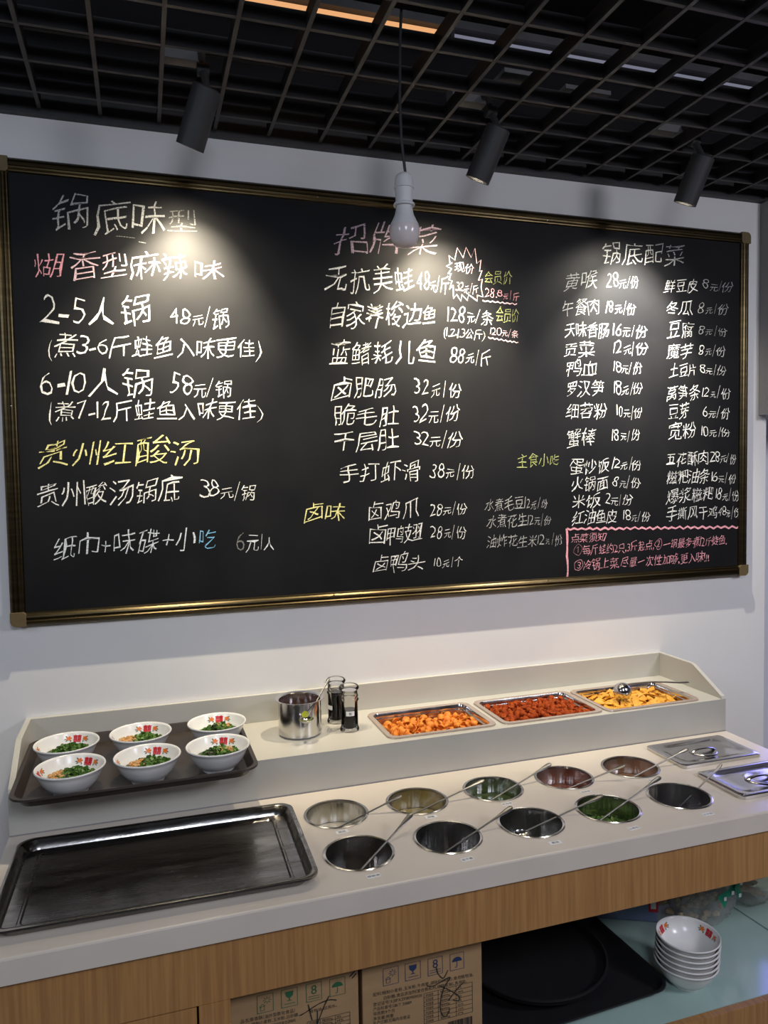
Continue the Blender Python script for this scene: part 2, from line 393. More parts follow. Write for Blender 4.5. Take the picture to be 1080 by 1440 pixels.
trk = thing('light_track', 'black double-rail lighting track above the grid that carries the three spotlights', 'track', (0.9, -0.235, 2.640))
MB().box(-1.9, 1.5, -0.030, -0.018, 0, 0.022).build('rail', M['black'], trk)
MB().box(-1.9, 1.5, 0.018, 0.030, 0, 0.022).build('rail', M['black'], trk)
MB().box(-1.9, 1.5, -0.018, 0.018, 0.014, 0.022).build('web', M['black'], trk)

def tube_lamp(x0, x1, y, z, label, m, rad):
    t = thing('tube_lamp', label, 'lamp', ((x0+x1)/2, y, z)); h = (x1-x0)/2
    MB().tube([(-h+.012, 0, 0), (h-.012, 0, 0)], rad, 12).build('tube', m, t, smooth=True)
    for s in (-1, 1): MB().box(s*h-.012, s*h+.012, -.012, .012, -.010, .016).build('end_cap', M['black'], t)
    MB().box(-h, h, -.014, .014, .014, .034).build('housing', M['duct'], t)
tube_lamp(-0.36, 0.79, -0.28, 2.75, 'warm glowing tube lamp seen above the ceiling grid beside the hanging cord', emis('warm_tube', (1.0, 0.50, 0.22), 0.85), 0.0075)
tube_lamp(0.80, 1.85, -0.28, 2.75, 'dim cool white tube lamp above the ceiling grid, right of the warm one', emis('cool_tube', (0.55, 0.56, 0.75), 0.30), 0.0045)

# spotlights
def spotlight(xh, xb, label, en, tilt_y, lc=(1.0, 0.87, 0.65)):
    yh, yb = -0.335, -0.285
    top = Vector((xh, yh, 2.503)); bot = Vector((xb, yb, 2.383)); ax = (bot-top).normalized(); ctr = (top+bot)/2
    t = thing('track_spotlight', label, 'spotlight', ctr)
    L = (bot-top).length/2; R = 0.033
    q = Vector((0, 0, -1)).rotation_difference(ax)
    body = MB().lathe([(0.0, L), (R-.003, L), (R, L-.003), (R, -L), (R-.003, -L), (R-.003, -L+.012), (R-.008, -L+.022), (0.0, -L+.022)], 36).build('body', M['black'], t, smooth=True)
    body.rotation_mode = 'QUATERNION'; body.rotation_quaternion = q
    lens = MB().lathe([(0.0, -L+.018), (R-.009, -L+.018), (R-.009, -L+.021), (0, -L+.021)], 28).build('lens', emis('spot_lens', (1.0, 0.90, 0.72), 9.0), t)
    lens.rotation_mode = 'QUATERNION'; lens.rotation_quaternion = q
    rim = MB().lathe([(R-.0030, -L+.0105), (R-.0030, -L+.001), (R-.0038, -L+.001), (R-.0038, -L+.0105)], 36).build('inner_ring', M['steel'], t, smooth=True)
    rim.rotation_mode = 'QUATERNION'; rim.rotation_quaternion = q
    tl = Vector((0, 0, 0)) + (top-ctr)
    j = Vector((xh-.005, -0.30, 2.558)) - ctr
    MB().tube([tl-ax*0.004*-1, tl*0.5+j*0.5, j], 0.009, 10).build('stem', M['black'], t, smooth=True)
    MB().tube([j+Vector((-.014, 0, 0)), j+Vector((.014, 0, 0))], 0.015, 14).build('hinge', M['black'], t, smooth=True)
    MB().tube([j, Vector((xh-.005, -0.285, 2.60))-ctr, Vector((xh-.005, -0.235, 2.632))-ctr], 0.008, 8).build('arm', M['black'], t, smooth=True)
    cx = xh-.045-ctr.x; cy = -0.235-ctr.y; cz = 2.600-ctr.z
    MB().box(cx-.05, cx+.05, cy-.022, cy+.022, cz, cz+.039).build('adapter_box', M['darkgrey'], t, bevel=0.002)
    # the lamp's own light: narrow beam plus soft spill
    aim = Vector((ax.x*0.15, ax.y+tilt_y, ax.z)).normalized()
    core = Vector((0.03, 1.0, -1.08)).normalized()
    for nm, size, blend, e, aim in (('spot_beam', 80, 0.6, en*0.58, aim), ('spot_core', 66, 1.0, en*1.2, core), ('spot_spill', 125, 0.7, en*0.14, aim)):
        ld = bpy.data.lights.new(nm, 'SPOT'); ld.energy = e; ld.color = lc; ld.spot_size = math.radians(size); ld.spot_blend = blend; ld.shadow_soft_size = 0.008
        lo = bpy.data.objects.new(nm, ld); COL.objects.link(lo); lo.parent = t; lo.location = (bot-ctr)+ax*0.004
        lo.rotation_mode = 'QUATERNION'; lo.rotation_quaternion = Vector((0, 0, -1)).rotation_difference(aim)
spotlight(0.172, 0.133, 'leftmost black cylinder spotlight, over the left third of the chalkboard', 80, 0.07)
spotlight(0.915, 0.876, 'middle black cylinder spotlight with a lit lower rim, right of the hanging bulb', 78, 0.07)
spotlight(1.566, 1.543, 'rightmost black cylinder spotlight, near the right end of the board', 88, 0.07, (1.0, 0.93, 0.80))

# pendant bulb
pb = thing('pendant_bulb', 'unlit white bulb hanging on a black cord in front of the chalkboard', 'bulb', (0.537, -0.65, 2.076))
cordp = [(0.004, 0, 0.150), (0.001, 0, 0.175), (-0.004, 0, 0.22), (-0.006, .001, 0.30), (-0.003, .002, 0.42), (0.003, 0, 0.52), (0.004, 0, 0.75)]
MB().tube(cordp, 0.0032, 8).build('cord', M['cord'], pb, smooth=True)
prof = [(0.004, .1525), (0.009, .1515), (0.0150, .1475), (0.0185, .141), (0.0195, .133), (0.0200, .124), (0.0205, .1225), (0.0205, .1205), (0.0185, .1195), (0.0180, .100), (0.0180, .0915), (0.0215, .0895), (0.0225, .0870), (0.0218, .0845), (0.0175, .0835)]
so = MB().lathe(prof, 40).build('socket', M['plastic'], pb, smooth=True)
rb = MB()
for k in range(30):
    a = 2*PI*k/30; rb.tube([(0.0192*math.cos(a), 0.0192*math.sin(a), .124), (0.0178*math.cos(a), 0.0178*math.sin(a), .142)], 0.0007, 4)
r_ = rb.build('grip_ridges', M['plastic'], so); r_['kind'] = 'stuff'
MB().lathe([(0.0165, .086), (0.0172, .078), (0.0200, .066), (0.0250, .055), (0.0290, .047), (0.0300, .044)], 40).build('bulb_collar', M['plastic'], pb, smooth=True)
MB().lathe([(0.0300, .044), (0.0312, .040), (0.0315, .033), (0.0300, .021), (0.0258, .0105), (0.0190, .0035), (0.0100, .0005), (0, 0)], 40).build('bulb_dome', M['diffuser'], pb, smooth=True)

# hanging grey cabinet at the far right
cb = thing('wall_cabinet', 'flat grey hanging panel cabinet at the right edge beside the board', 'cabinet', (2.36, 0.0, 1.79))
MB().box(-0.26, 0.26, -0.012, 0.0, 0.0, 0.745).build('front_panel', M['cabgrey'], cb, bevel=0.002)
MB().box(-0.26, 0.26, 0.0, 0.30, 0.003, 0.742).build('body', M['cabgrey'], cb)
for o in cb.children: o.location.y = -0.05
cb.children[0].location.y = -0.05

# ================================================================== CHALKBOARD
BY = -0.030     # front of the frame
BF = -0.018     # writing face
p0 = at_y(14.0, 883.0, BY); p1 = at_y(1055.0, 326.5, BY); p2 = at_y(1053.2, 809.0, BY); p3 = at_y(-13, 217, BY)
X0, X1, Z0, Z1 = (p0.x+p3.x)/2, (p1.x+p2.x)/2, (p0.z+p2.z)/2, (p1.z+p3.z)/2
cb_ = thing('chalkboard', 'large black menu chalkboard in a bronze frame on the white wall', 'chalkboard', ((X0+X1)/2, 0, Z0))
OFF = Vector(cb_.location); OX, OZ = OFF.x, OFF.z
FW = 0.036
MB().box(X0+.01-OX, X1-.01-OX, BF, -0.002, Z0+.01-OZ, Z1-.01-OZ).build('writing_surface', M['board'], cb_)
RP = [(0, -0.001), (0, -0.020), (0.004, -0.0255), (0.008, -0.0290), (0.013, -0.030), (0.016, -0.0275), (0.020, -0.0275), (0.023, -0.0295), (0.027, -0.0285), (0.031, -0.0245), (0.034, -0.0240), (0.036, -0.0205), (0.036, -0.001)]
CAPL = 0.038
lx0, lx1, lz0, lz1 = X0-OX, X1-OX, Z0-OZ, Z1-OZ
def rail(kind):
    rings = []
    if kind in ('top', 'bottom'):
        s = 1 if kind == 'bottom' else -1; zz = lz0 if kind == 'bottom' else lz1
        for xx in (lx0+CAPL, lx1-CAPL): rings.append([(xx, d_, zz+s*o_) for o_, d_ in RP])
    else:
        s = 1 if kind == 'left' else -1; xx = lx0 if kind == 'left' else lx1
        for zz in (lz0+CAPL, lz1-CAPL): rings.append([(xx+s*o_, d_, zz) for o_, d_ in RP])
    MB().loft(rings, cap0=True, cap1=True).build('frame_rail', M['bronze'], cb_, smooth=True, angle=12)
for k in ('top', 'bottom', 'left', 'right'): rail(k)
for sx, cx in ((1, lx0), (-1, lx1)):
    for sz, cz in ((1, lz0), (-1, lz1)):
        pts = [(cx+sx*CAPL, cz), (cx+sx*CAPL, cz+sz*(CAPL-.006)), (cx+sx*(CAPL-.006), cz+sz*CAPL), (cx, cz+sz*CAPL)]
        for k in range(7):
            a = PI/2*k/6; rr = 0.016
            pts.append((cx+sx*(rr-rr*math.cos(a)), cz+sz*(rr-rr*math.sin(a))))
        MB().prism(pts, 'y', -0.0315, -0.001).build('corner_cap', M['cap'], cb_, bevel=0.0012)
for (px_, py_) in ((447, 276), (770, 309), (15, 571), (470, 837), (771, 817)):
    q = at_y(px_, py_, -0.031)
    s_ = MB().lathe([(0, .0012), (.0018, .0010), (.0026, 0), (.0026, -.001)], 10).build('screw', M['steel'], cb_); s_.location = (q.x-OX, -0.0295, q.z-OZ); s_.rotation_euler = (PI/2, 0, 0)

LINES = [
 ('锅底味', 72, 320, 236, 326, 48, 't'), ('型', 236, 325, 278, 328, 36, 'd'),
 ('煳', 46, 387, 90, 388, 37, 'p'), ('香型麻辣', 98, 388, 266, 392, 38, 'q'), ('味', 270, 392, 316, 397, 36, 'p'),
 ('2-5人锅', 57, 454, 215, 456, 42, 'w'), ('48元/锅', 236, 455, 324, 460, 30, 'w'),
 ('(煮3-6斤蛙鱼入味更佳)', 66, 500, 370, 502, 31, 'w'),
 ('6-10人锅', 55, 553, 216, 557, 38, 'w'), ('58元/锅', 240, 554, 328, 560, 31, 'w'),
 ('(煮7-12斤蛙鱼入味更佳)', 66, 590, 370, 588, 29, 'w'),
 ('贵州红酸汤', 53, 656, 283, 651, 38, 'y'),
 ('贵州酸汤锅底', 51, 713, 257, 702, 35, 'w'), ('38元/锅', 280, 699, 361, 703, 30, 'w'),
 ('纸巾+味碟+小', 75, 784, 278, 770, 32, 'l'), ('吃', 280, 770, 305, 770, 31, 'b'), ('6', 333, 772, 346, 772, 28, 'd'), ('元/人', 346, 772, 387, 773, 24, 'l'),
 ('招牌菜', 470, 354, 620, 358, 46, 'm'),
 ('无抗美蛙', 457, 409, 583, 408, 37, 'w'), ('48元/斤', 586, 407, 632, 411, 27, 'w'),
 ('现价', 639, 382, 667, 385, 15, 'q'), ('32元/斤', 641, 409, 673, 413, 15, 'q'),
 ('会员价', 681, 397, 720, 400, 20, 'g'), ('28.8元/斤', 681, 417, 731, 423, 15, 'p'),
 ('自家养梭边鱼', 463, 458, 615, 457, 34, 'w'), ('128元/条', 629, 451, 695, 456, 25, 'w'), ('会员价', 697, 450, 730, 453, 20, 'g'),
 ('(1.2-1.3公斤)', 624, 473, 682, 477, 14, 'w'), ('120元/条', 689, 471, 730, 475, 13, 'q'),
 ('蓝鳍耗儿鱼', 463, 512, 616, 512, 36, 'w'), ('88元/斤', 632, 510, 691, 514, 26, 'w'),
 ('卤肥肠', 468, 560, 558, 557, 30, 'w'), ('32元/份', 581, 556, 650, 558, 27, 'w'),
 ('脆毛肚', 468, 598, 562, 595, 29, 'w'), ('32元/份', 580, 593, 648, 592, 26, 'w'),
 ('千层肚', 469, 635, 563, 630, 29, 'w'), ('32元/份', 581, 628, 651, 627, 26, 'w'),
 ('手打虾滑', 476, 678, 593, 675, 30, 'w'), ('38元/份', 605, 673, 668, 673, 25, 'w'),
 ('卤味', 428, 732, 486, 729, 26, 'y'),
 ('卤鸡爪', 517, 730, 591, 726, 26, 'w'), ('28元/份', 604, 725, 657, 723, 20, 'w'),
 ('卤鸭翅', 519, 764, 595, 759, 27, 'w'), ('28元/份', 604, 757, 657, 756, 20, 'w'),
 ('卤鸭头', 525, 804, 599, 800, 26, 'w'), ('10元/个', 610, 798, 652, 796, 18, 'w'),
 ('水煮毛豆12元/份', 682, 718, 771, 714, 18, 't'), ('水煮花生12元/份', 685, 741, 776, 737, 18, 't'), ('油炸花生米12元/份', 684, 770, 792, 765, 18, 't'),
 ('主食小吃', 727, 656, 786, 655, 19, 'g'),
 ('锅底配菜', 845, 369, 963, 373, 31, 't'),
 ('黄喉', 793, 406, 841, 404, 25, 't'), ('28元/份', 853, 403, 899, 406, 21, 't'),
 ('午餐肉', 790, 443, 843, 441, 25, 't'), ('18元/份', 852, 440, 895, 442, 20, 'w'),
 ('天味香肠', 794, 474, 857, 474, 22, 'w'), ('16元/份', 862, 472, 911, 474, 20, 'w'),
 ('贡菜', 792, 501, 836, 500, 22, 'w'), ('12元/份', 862, 498, 911, 499, 20, 'w'),
 ('鸭血', 796, 528, 842, 527, 22, 'w'), ('18元/份', 863, 525, 904, 527, 20, 'w'),
 ('罗汉笋', 796, 557, 851, 554, 22, 'w'), ('18元/份', 863, 554, 904, 555, 20, 'w'),
 ('细苕粉', 795, 588, 854, 587, 22, 'w'), ('10元/份', 866, 586, 904, 588, 19, 'w'),
 ('蟹棒', 796, 627, 839, 625, 25, 'w'), ('18元/份', 860, 619, 901, 620, 19, 'w'),
 ('蛋炒饭', 801, 667, 858, 664, 22, 'w'), ('12元/份', 861, 659, 902, 661, 18, 'w'),
 ('火锅面', 803, 689, 856, 688, 20, 'w'), ('8元/份', 862, 685, 901, 687, 18, 'w'),
 ('米饭', 804, 714, 845, 712, 20, 'w'), ('2元/份', 851, 709, 890, 710, 18, 'w'),
 ('红油鱼皮', 804, 737, 868, 735, 20, 'w'), ('18元/份', 876, 732, 915, 733, 18, 'w'),
 ('鲜豆皮', 934, 410, 982, 410, 20, 'w'), ('8元/份', 988, 407, 1031, 410, 17, 't'),
 ('冬瓜', 937, 443, 975, 442, 22, 'w'), ('8元/份', 981, 440, 1025, 441, 17, 't'),
 ('豆腐', 938, 474, 976, 474, 24, 'w'), ('8元/份', 982, 471, 1024, 473, 17, 't'),
 ('魔芋', 937, 504, 975, 503, 23, 'w'), ('8元/份', 982, 500, 1021, 501, 17, 'w'),
 ('土豆片', 941, 529, 979, 528, 19, 'w'), ('8元/份', 984, 526, 1022, 528, 17, 'w'),
 ('莴笋条', 937, 562, 985, 561, 23, 'w'), ('12元/份', 987, 558, 1028, 560, 18, 'w'),
 ('豆芽', 940, 589, 969, 587, 22, 'w'), ('6元/份', 987, 587, 1028, 588, 18, 'w'),
 ('宽粉', 940, 617, 979, 615, 23, 'w'), ('10元/份', 985, 613, 1027, 615, 18, 'w'),
 ('五花酥肉', 936, 654, 996, 652, 20, 'w'), ('28元/份', 998, 650, 1036, 651, 17, 'w'),
 ('糍粑油条', 937, 680, 998, 678, 20, 'w'), ('16元/份', 1000, 677, 1036, 680, 17, 'w'),
 ('爆浆糍粑', 937, 706, 1004, 703, 20, 'w'), ('18元/份', 1006, 702, 1040, 704, 17, 'w'),
 ('手撕风干鸡', 937, 731, 1009, 727, 20, 'w'), ('48元/份', 1009, 726, 1042, 727, 17, 'w'),
 ('点菜须知', 803, 763, 852, 761, 14, 'p'),
 ('①每斤蛙约2只,3斤起点,②一锅最多煮12斤蛙鱼.', 807, 781, 1022, 765, 14, 'p'),
 ('③冷锅上菜,尽量一次性加够,更入味!!!', 807, 802, 997, 789, 15, 'p'),
]
CLAB = {'p': 'pink chalk writing', 'q': 'pale pink chalk writing', 'm': 'mauve chalk heading', 'y': 'yellow chalk writing', 'g': 'yellow-green chalk writing', 'b': 'blue chalk character', 'l': 'pale blue chalk writing', 'd': 'faded chalk character'}
for k, (txt, ax_, ay_, bx_, by_, hp, c) in enumerate(LINES):
    S = at_y(ax_, ay_, BF); E = at_y(bx_, by_, BF); T = at_y((ax_+bx_)/2, (ay_+by_)/2-hp, BF); Bm = at_y((ax_+bx_)/2, (ay_+by_)/2, BF)
    o = write_on(cb_, txt, S, E, (T.z-Bm.z), CH[c], BF, seed=k*13+5)
    if c in CLAB: o['label'] = CLAB[c]
def bpts(l): return [(lambda q: (q.x, q.z))(at_y(a, b, BF)) for a, b in l]
def zig(x0, y0, x1, y1, n, amp):
    return bpts([(x0+(x1-x0)*i/n+random.uniform(-.6, .6), y0+(y1-y0)*i/n+(amp if i % 2 else -amp)*random.uniform(.5, 1)) for i in range(n+1)])
star = [(85, 270), (75, 200), (130, 240), (155, 125), (210, 220), (238, 120), (285, 218), (322, 130), (340, 275), (380, 240), (365, 350), (390, 340), (355, 435), (392, 422), (380, 500), (398, 592), (345, 575), (345, 630), (262, 570), (250, 625), (197, 570), (190, 632), (148, 568), (120, 608), (115, 480), (80, 520), (105, 440), (75, 430), (95, 370), (65, 375), (100, 322), (50, 300), (105, 268)]
o = strokes('chalk_burst', [bpts([(620+a/6.75, 330+b/6.75) for a, b in star])], 0.0030, CH['q'], BF, cb_); o['label'] = 'pink zigzag burst outline round the special price'
o = strokes('chalk_underline', [zig(679, 423, 727, 428, 14, 1.1)], 0.0032, CH['q'], BF, cb_)
o = strokes('chalk_underline', [zig(687, 475, 729, 482, 14, 1.1)], 0.0032, CH['q'], BF, cb_)
o = strokes('chalk_border', [zig(797, 744, 1040, 741, 46, 1.8) , zig(797, 744, 798, 811, 9, 0.8)], 0.0065, CH['p'], BF, cb_); o['label'] = 'pink wavy chalk border round the ordering notes'
o = strokes('chalk_smudge', [bpts([(163, 332), (175, 333), (190, 335)]), bpts([(195, 340), (205, 342)])], 0.002, CH['d'], BF, cb_)

# ================================================================== COUNTER
TZ = 0.80; CX0, CX1, CYF = -0.31, 1.684, -0.78
WX = [0.416, 0.621, 0.827, 1.033, 1.238]; WR = 0.0735; WYB, WYF = -0.446, -0.641
def cell_hole(bm, x0, x1, y0, y1, cx, cy, r, z, N=48):
    angs = [2*PI*i/N for i in range(N)] + [math.atan2(b-cy, a-cx) % (2*PI) for a in (x0, x1) for b in (y0, y1)]
    angs = sorted(set(round(a, 6) for a in angs)); I = []; O = []
    for a in angs:
        c_, s_ = math.cos(a), math.sin(a); I.append(bm.verts.new((cx+r*c_, cy+r*s_, z)))
        t = min(((x1-cx)/c_ if c_ > 1e-9 else (x0-cx)/c_ if c_ < -1e-9 else 9), ((y1-cy)/s_ if s_ > 1e-9 else (y0-cy)/s_ if s_ < -1e-9 else 9))
        O.append(bm.verts.new((cx+t*c_, cy+t*s_, z)))
    n = len(angs)
    for i in range(n): bm.faces.new((I[i], O[i], O[(i+1) % n], I[(i+1) % n]))
    Lw = [bm.verts.new((v.co.x, v.co.y, z-0.04)) for v in I]
    for i in range(n): bm.faces.new((I[i], I[(i+1) % n], Lw[(i+1) % n], Lw[i]))
ct = thing('countertop', 'pale stone countertop with ten round wells over the oak counter', 'countertop', (0.69, -0.4, TZ))
mb = MB(); bm = mb.bm
xb = [0.313] + [(a+b)/2 for a, b in zip(WX, WX[1:])] + [1.341]; ym = (WYB+WYF)/2; ya, yb_ = WYF-0.1, WYB+0.1
for i, x in enumerate(WX):
    cell_hole(bm, xb[i], xb[i+1], ya, ym, x, WYF, WR, TZ); cell_hole(bm, xb[i], xb[i+1], ym, yb_, x, WYB, WR, TZ)
def quad(x0, x1, y0, y1, z): bm.faces.new([bm.verts.new(p) for p in ((x0, y0, z), (x1, y0, z), (x1, y1, z), (x0, y1, z))])
e = 0.004
quad(CX0, xb[0], CYF+e, 0, TZ); quad(xb[-1], CX1, CYF+e, 0, TZ); quad(xb[0], xb[-1], CYF+e, ya, TZ); quad(xb[0], xb[-1], yb_, 0, TZ)
# rounded front edge, front face, underside and ends
prof = [(CYF+e, TZ), (CYF+e*0.3, TZ-e*0.3), (CYF, TZ-e), (CYF, TZ-0.047), (CYF+0.012, TZ-0.047)]
mb.loft([[(CX0, a, b) for a, b in prof], [(CX1, a, b) for a, b in prof]], close=False)
for xx in (CX0, CX1):
    bm.faces.new([bm.verts.new(p) for p in [(xx, a, b) for a, b in prof] + [(xx, 0, TZ-0.047), (xx, 0, TZ)]])
for v in bm.verts: v.co -= Vector((0.69, -0.4, TZ))
slab = MB(); slab.bm = bm
bmesh.ops.remove_doubles(bm, verts=bm.verts, dist=1e-5)
slab.build('slab', M['quartz'], ct)
TAGS = [('醋蒜', 481, 1170), ('蒜蓉', 606, 1149), ('折耳根', 713, 1130.5), ('泡椒酱', 823.5, 1113.5), ('香辣酱', 918, 1097), ('辣椒油', 525, 1232), ('豆干酱', 657, 1208.5), ('酱油', 780.5, 1185), ('小葱花', 891, 1165), ('大头菜', 995.5, 1145)]
for txt, a, b in TAGS:
    q = at_z(a, b, TZ)
    tg = MB().box(-.0145, .0145, -.0065, .0065, 0, .0006).build('label_tag', M['white'], ct); tg.location = (q.x-0.69, q.y+0.4, 0.0002); tg.rotation_euler.z = random.uniform(-.05, .08); tg['label'] = 'small white sticker with black characters'
    V, F, W = layout(txt, False); sc = 0.0085; n = len(txt)
    mesh_obj('printed_text', [(v[0]*sc-W*sc/2, v[1]*sc*0.95-.0035, .0009) for v in V], F, M['ink'], tg)

# raised shelf at the back of the counter (riser)
rs = thing('raised_shelf', 'raised pale stone shelf with back and end panels behind the wells', 'shelf', (0.69, 0, TZ))
RY = -0.306; RZ = 0.10
PANS = [(0.765, -0.172, 0.160, 0.112), (1.105, -0.175, 0.163, 0.112), (1.440, -0.182, 0.165, 0.112)]
mb = MB(); bm = mb.bm; L0, L1 = CX0+0.001-0.69, 1.684-0.69
xs = [L0]; 
holes = [(p[0]-p[2]+.012-0.69, p[0]+p[2]-.012-0.69, p[1]-p[3]+.012, p[1]+p[3]-.012) for p in PANS]
def q2(x0, x1, y0, y1, z): bm.faces.new([bm.verts.new(p) for p in ((x0, y0, z), (x1, y0, z), (x1, y1, z), (x0, y1, z))])
cur = L0
for (a, b, c, d_) in holes:
    q2(cur, a, RY, -0.0, RZ); q2(a, b, RY, c, RZ); q2(a, b, d_, 0, RZ)
    for s0, s1 in (((a, c), (b, c)), ((b, c), (b, d_)), ((b, d_), (a, d_)), ((a, d_), (a, c))):
        bm.faces.new([bm.verts.new(p) for p in ((s0[0], s0[1], RZ), (s1[0], s1[1], RZ), (s1[0], s1[1], RZ-.02), (s0[0], s0[1], RZ-.02))])
    cur = b
q2(cur, L1, RY, 0, RZ)
bm.faces.new([bm.verts.new(p) for p in ((L0, RY, 0), (L1, RY, 0), (L1, RY, RZ), (L0, RY, RZ))])
for xx in (L0, L1): bm.faces.new([bm.verts.new(p) for p in ((xx, RY, 0), (xx, 0, 0), (xx, 0, RZ), (xx, RY, RZ))])
bmesh.ops.remove_doubles(bm, verts=bm.verts, dist=1e-5)
mb.build('shelf_body', M['quartz2'], rs)
MB().box(L0, L1, -0.014, -0.0006, RZ, 0.179).build('back_panel', M['quartz2'], rs, bevel=0.001)
for nm, a, b in (('end_panel', L0, L0+.013), ('end_panel', L1-.013, L1)):
    MB().prism([(-0.0145, RZ), (-0.0145, 0.179), (-0.168, 0.179), (-0.180, 0.175), (RY+.004, RZ+.008), (RY+.001, RZ)], 'x', a, b).build(nm, M['quartz2'], rs, bevel=0.001)
MB().box(L0, L1, RY-.0012, RY, 0, .0025).build('sealant_line', M['cabgrey'], rs)

# base cabinet
bc = thing('base_cabinet', 'oak laminate counter base with an open teal glass shelf', 'cabinet', (0.69, 0, 0))
AY = -0.770; AZ = 0.635
MB().box(-1.0, 1.188, AY, AY+.018, AZ, 0.7525).build('apron', M['wood'], bc, bevel=0.0008)
MB().box(0.070-.69, 0.127-.69, AY, AY+.018, 0.10, AZ-.001).build('stile', M['wood'], bc, bevel=0.0008)
dr = MB().box(-0.998, 0.066-.69, AY+.001, AY+.018, 0.12, AZ-.003).build('door', M['wood'], bc, bevel=0.001)
MB().box(-.72, -.70, AY-.020, AY-.001, 0.50, 0.58).build('handle', M['steel'], dr, bevel=0.003)
MB().box(-1.0, -.982, AY+.019, -0.005, 0.0, 0.7525).build('side_panel', M['wood'], bc)
MB().box(1.17, 1.188, AY+.019, -0.005, 0.0, 0.64).build('side_panel', M['wood'], bc)
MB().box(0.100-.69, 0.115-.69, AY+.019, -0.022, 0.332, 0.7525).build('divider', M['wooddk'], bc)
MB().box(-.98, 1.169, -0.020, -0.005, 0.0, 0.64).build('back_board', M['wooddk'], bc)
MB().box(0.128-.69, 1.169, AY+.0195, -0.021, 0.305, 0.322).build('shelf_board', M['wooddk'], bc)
MB().box(0.128-.69, 1.188, AY, AY+.018, 0.10, 0.3295).build('lower_front', M['wood'], bc, bevel=0.001)
MB().box(0.129-.69, 1.168, AY+.019, -0.022, 0.3225, 0.330).build('glass_shelf', M['glassshelf'], bc)

# ------------------------------------------------------------------ wells
def make_well(label, group):
    t = thing('condiment_well', label, 'container', (0, 0, 0), group=group)
    MB().lathe([(WR-.0015, .0002), (WR+.0035, .0002), (WR+.0038, .0016), (WR+.001, .0028), (WR-.0025, .0018), (WR-.003, -.004)], 56).build('rim', M['steel'], t, smooth=True)
    MB().lathe([(WR-.003, -.003), (WR-.0035, -.10), (WR-.0065, -.128), (WR-.014, -.138), (WR-.03, -.1405), (0, -.1405)], 56).build('basin', M['steelw'], t, smooth=True, angle=50)
    return t
WELLS = [(0, 'B', 'back-row steel well furthest left, with milky white liquid', 'cream', 0.052, 'milky pale garlic liquid in the leftmost back-row well'),
 (1, 'B', 'back-row steel well with yellowish minced garlic, second from left', 'garlic', 0.048, 'yellow minced garlic in oil in the second back-row well'),
 (2, 'B', 'middle back-row steel well holding green herb sauce', 'herb', 0.040, 'murky green herb sauce in the middle back-row well'),
 (3, 'B', 'back-row steel well holding reddish brown sauce, second from right', 'chili', 0.045, 'reddish brown chili sauce in the fourth back-row well'),
 (4, 'B', 'back-row steel well nearest the lids, with brown paste', 'brown', 0.045, 'light brown paste in the back-row well beside the lid'),
 (0, 'F', 'front-row steel well furthest left, with amber dark oil', 'oil', 0.082, 'dark amber oil at the bottom of the leftmost front-row well'),
 (1, 'F', 'front-row steel well with splashed wall and black sauce', 'black', 0.072, 'black sauce in the second front-row well'),
 (2, 'F', 'middle front-row steel well with dark green sauce', 'dgreen', 0.078, 'very dark green sauce in the middle front-row well'),
 (3, 'F', 'front-row steel well with chopped scallions, second from right', 'dgreen', 0.082, None),
 (4, 'F', 'front-row steel well nearest the lids, nearly empty and dark', 'dark', 0.085, 'dark pickle leftovers in the rightmost front-row well')]
wp = None
for i, row, lab, sm, dep, slab_ in WELLS:
    loc = (WX[i], WYB if row == 'B' else WYF, TZ)
    if wp is None: wp = make_well(lab, 'round steel wells in the counter'); o = wp; o.location = loc
    else: o = dup(wp, loc, (0, 0, random.uniform(0, 6)), lab)
    if slab_:
        n = 40; R = WR-.0042
        s_ = MB(); s_.lathe([(R, -.004), (R, 0), (R*0.8, .0004 if sm in ('oil', 'black') else .002), (R*.4, .0 if sm in ('oil', 'black') else .0035), (0, .0)], n)
        if sm not in ('oil', 'black', 'cream'):
            for v in s_.bm.verts: v.co.z += noise.noise(v.co*90)*.003 if v.co.z > -.003 else 0
        s_ = s_.build('sauce', SA[sm], smooth=True); s_.location = (loc[0], loc[1], TZ-dep); tag(s_, slab_, 'sauce', kind='stuff')

def herb_mesh(n, R, zf, seed, size=0.009, m='green', tall=0.006):
    rnd = random.Random(seed); mb = MB(); bm = mb.bm
    for _ in range(n):
        a = rnd.uniform(0, 2*PI); r = R*math.sqrt(rnd.random()); x, y = r*math.cos(a), r*math.sin(a)
        z = zf(r) + rnd.uniform(0, tall); rot = Matrix.Rotation(rnd.uniform(0, 6.28), 3, 'Z') @ Matrix.Rotation(rnd.uniform(-.9, .9), 3, 'X'); sz = size*rnd.uniform(.6, 1.3)
        if rnd.random() < 0.45:   # scallion ring
            k = 6; ri = [bm.verts.new(rot @ Vector((sz*.32*math.cos(2*PI*j/k), sz*.32*math.sin(2*PI*j/k), 0))+Vector((x, y, z))) for j in range(k)]
            ro = [bm.verts.new(rot @ Vector((sz*.36*math.cos(2*PI*j/k), sz*.36*math.sin(2*PI*j/k), sz*.45))+Vector((x, y, z))) for j in range(k)]
            for j in range(k): bm.faces.new((ri[j], ri[(j+1) % k], ro[(j+1) % k], ro[j]))
        else:                     # leaf shred
            w_ = sz*.22; p = [rot @ Vector(q)+Vector((x, y, z)) for q in ((-sz*.6, -w_, 0), (-sz*.6, w_, 0), (0, -w_*1.5, sz*.22), (0, w_*1.5, sz*.22), (sz*.6, -w_*.3, -sz*.05), (sz*.6, w_*.3, -sz*.05))]
            v = [bm.verts.new(q) for q in p]; bm.faces.new((v[0], v[1], v[3], v[2])); bm.faces.new((v[2], v[3], v[5], v[4]))
    return mb
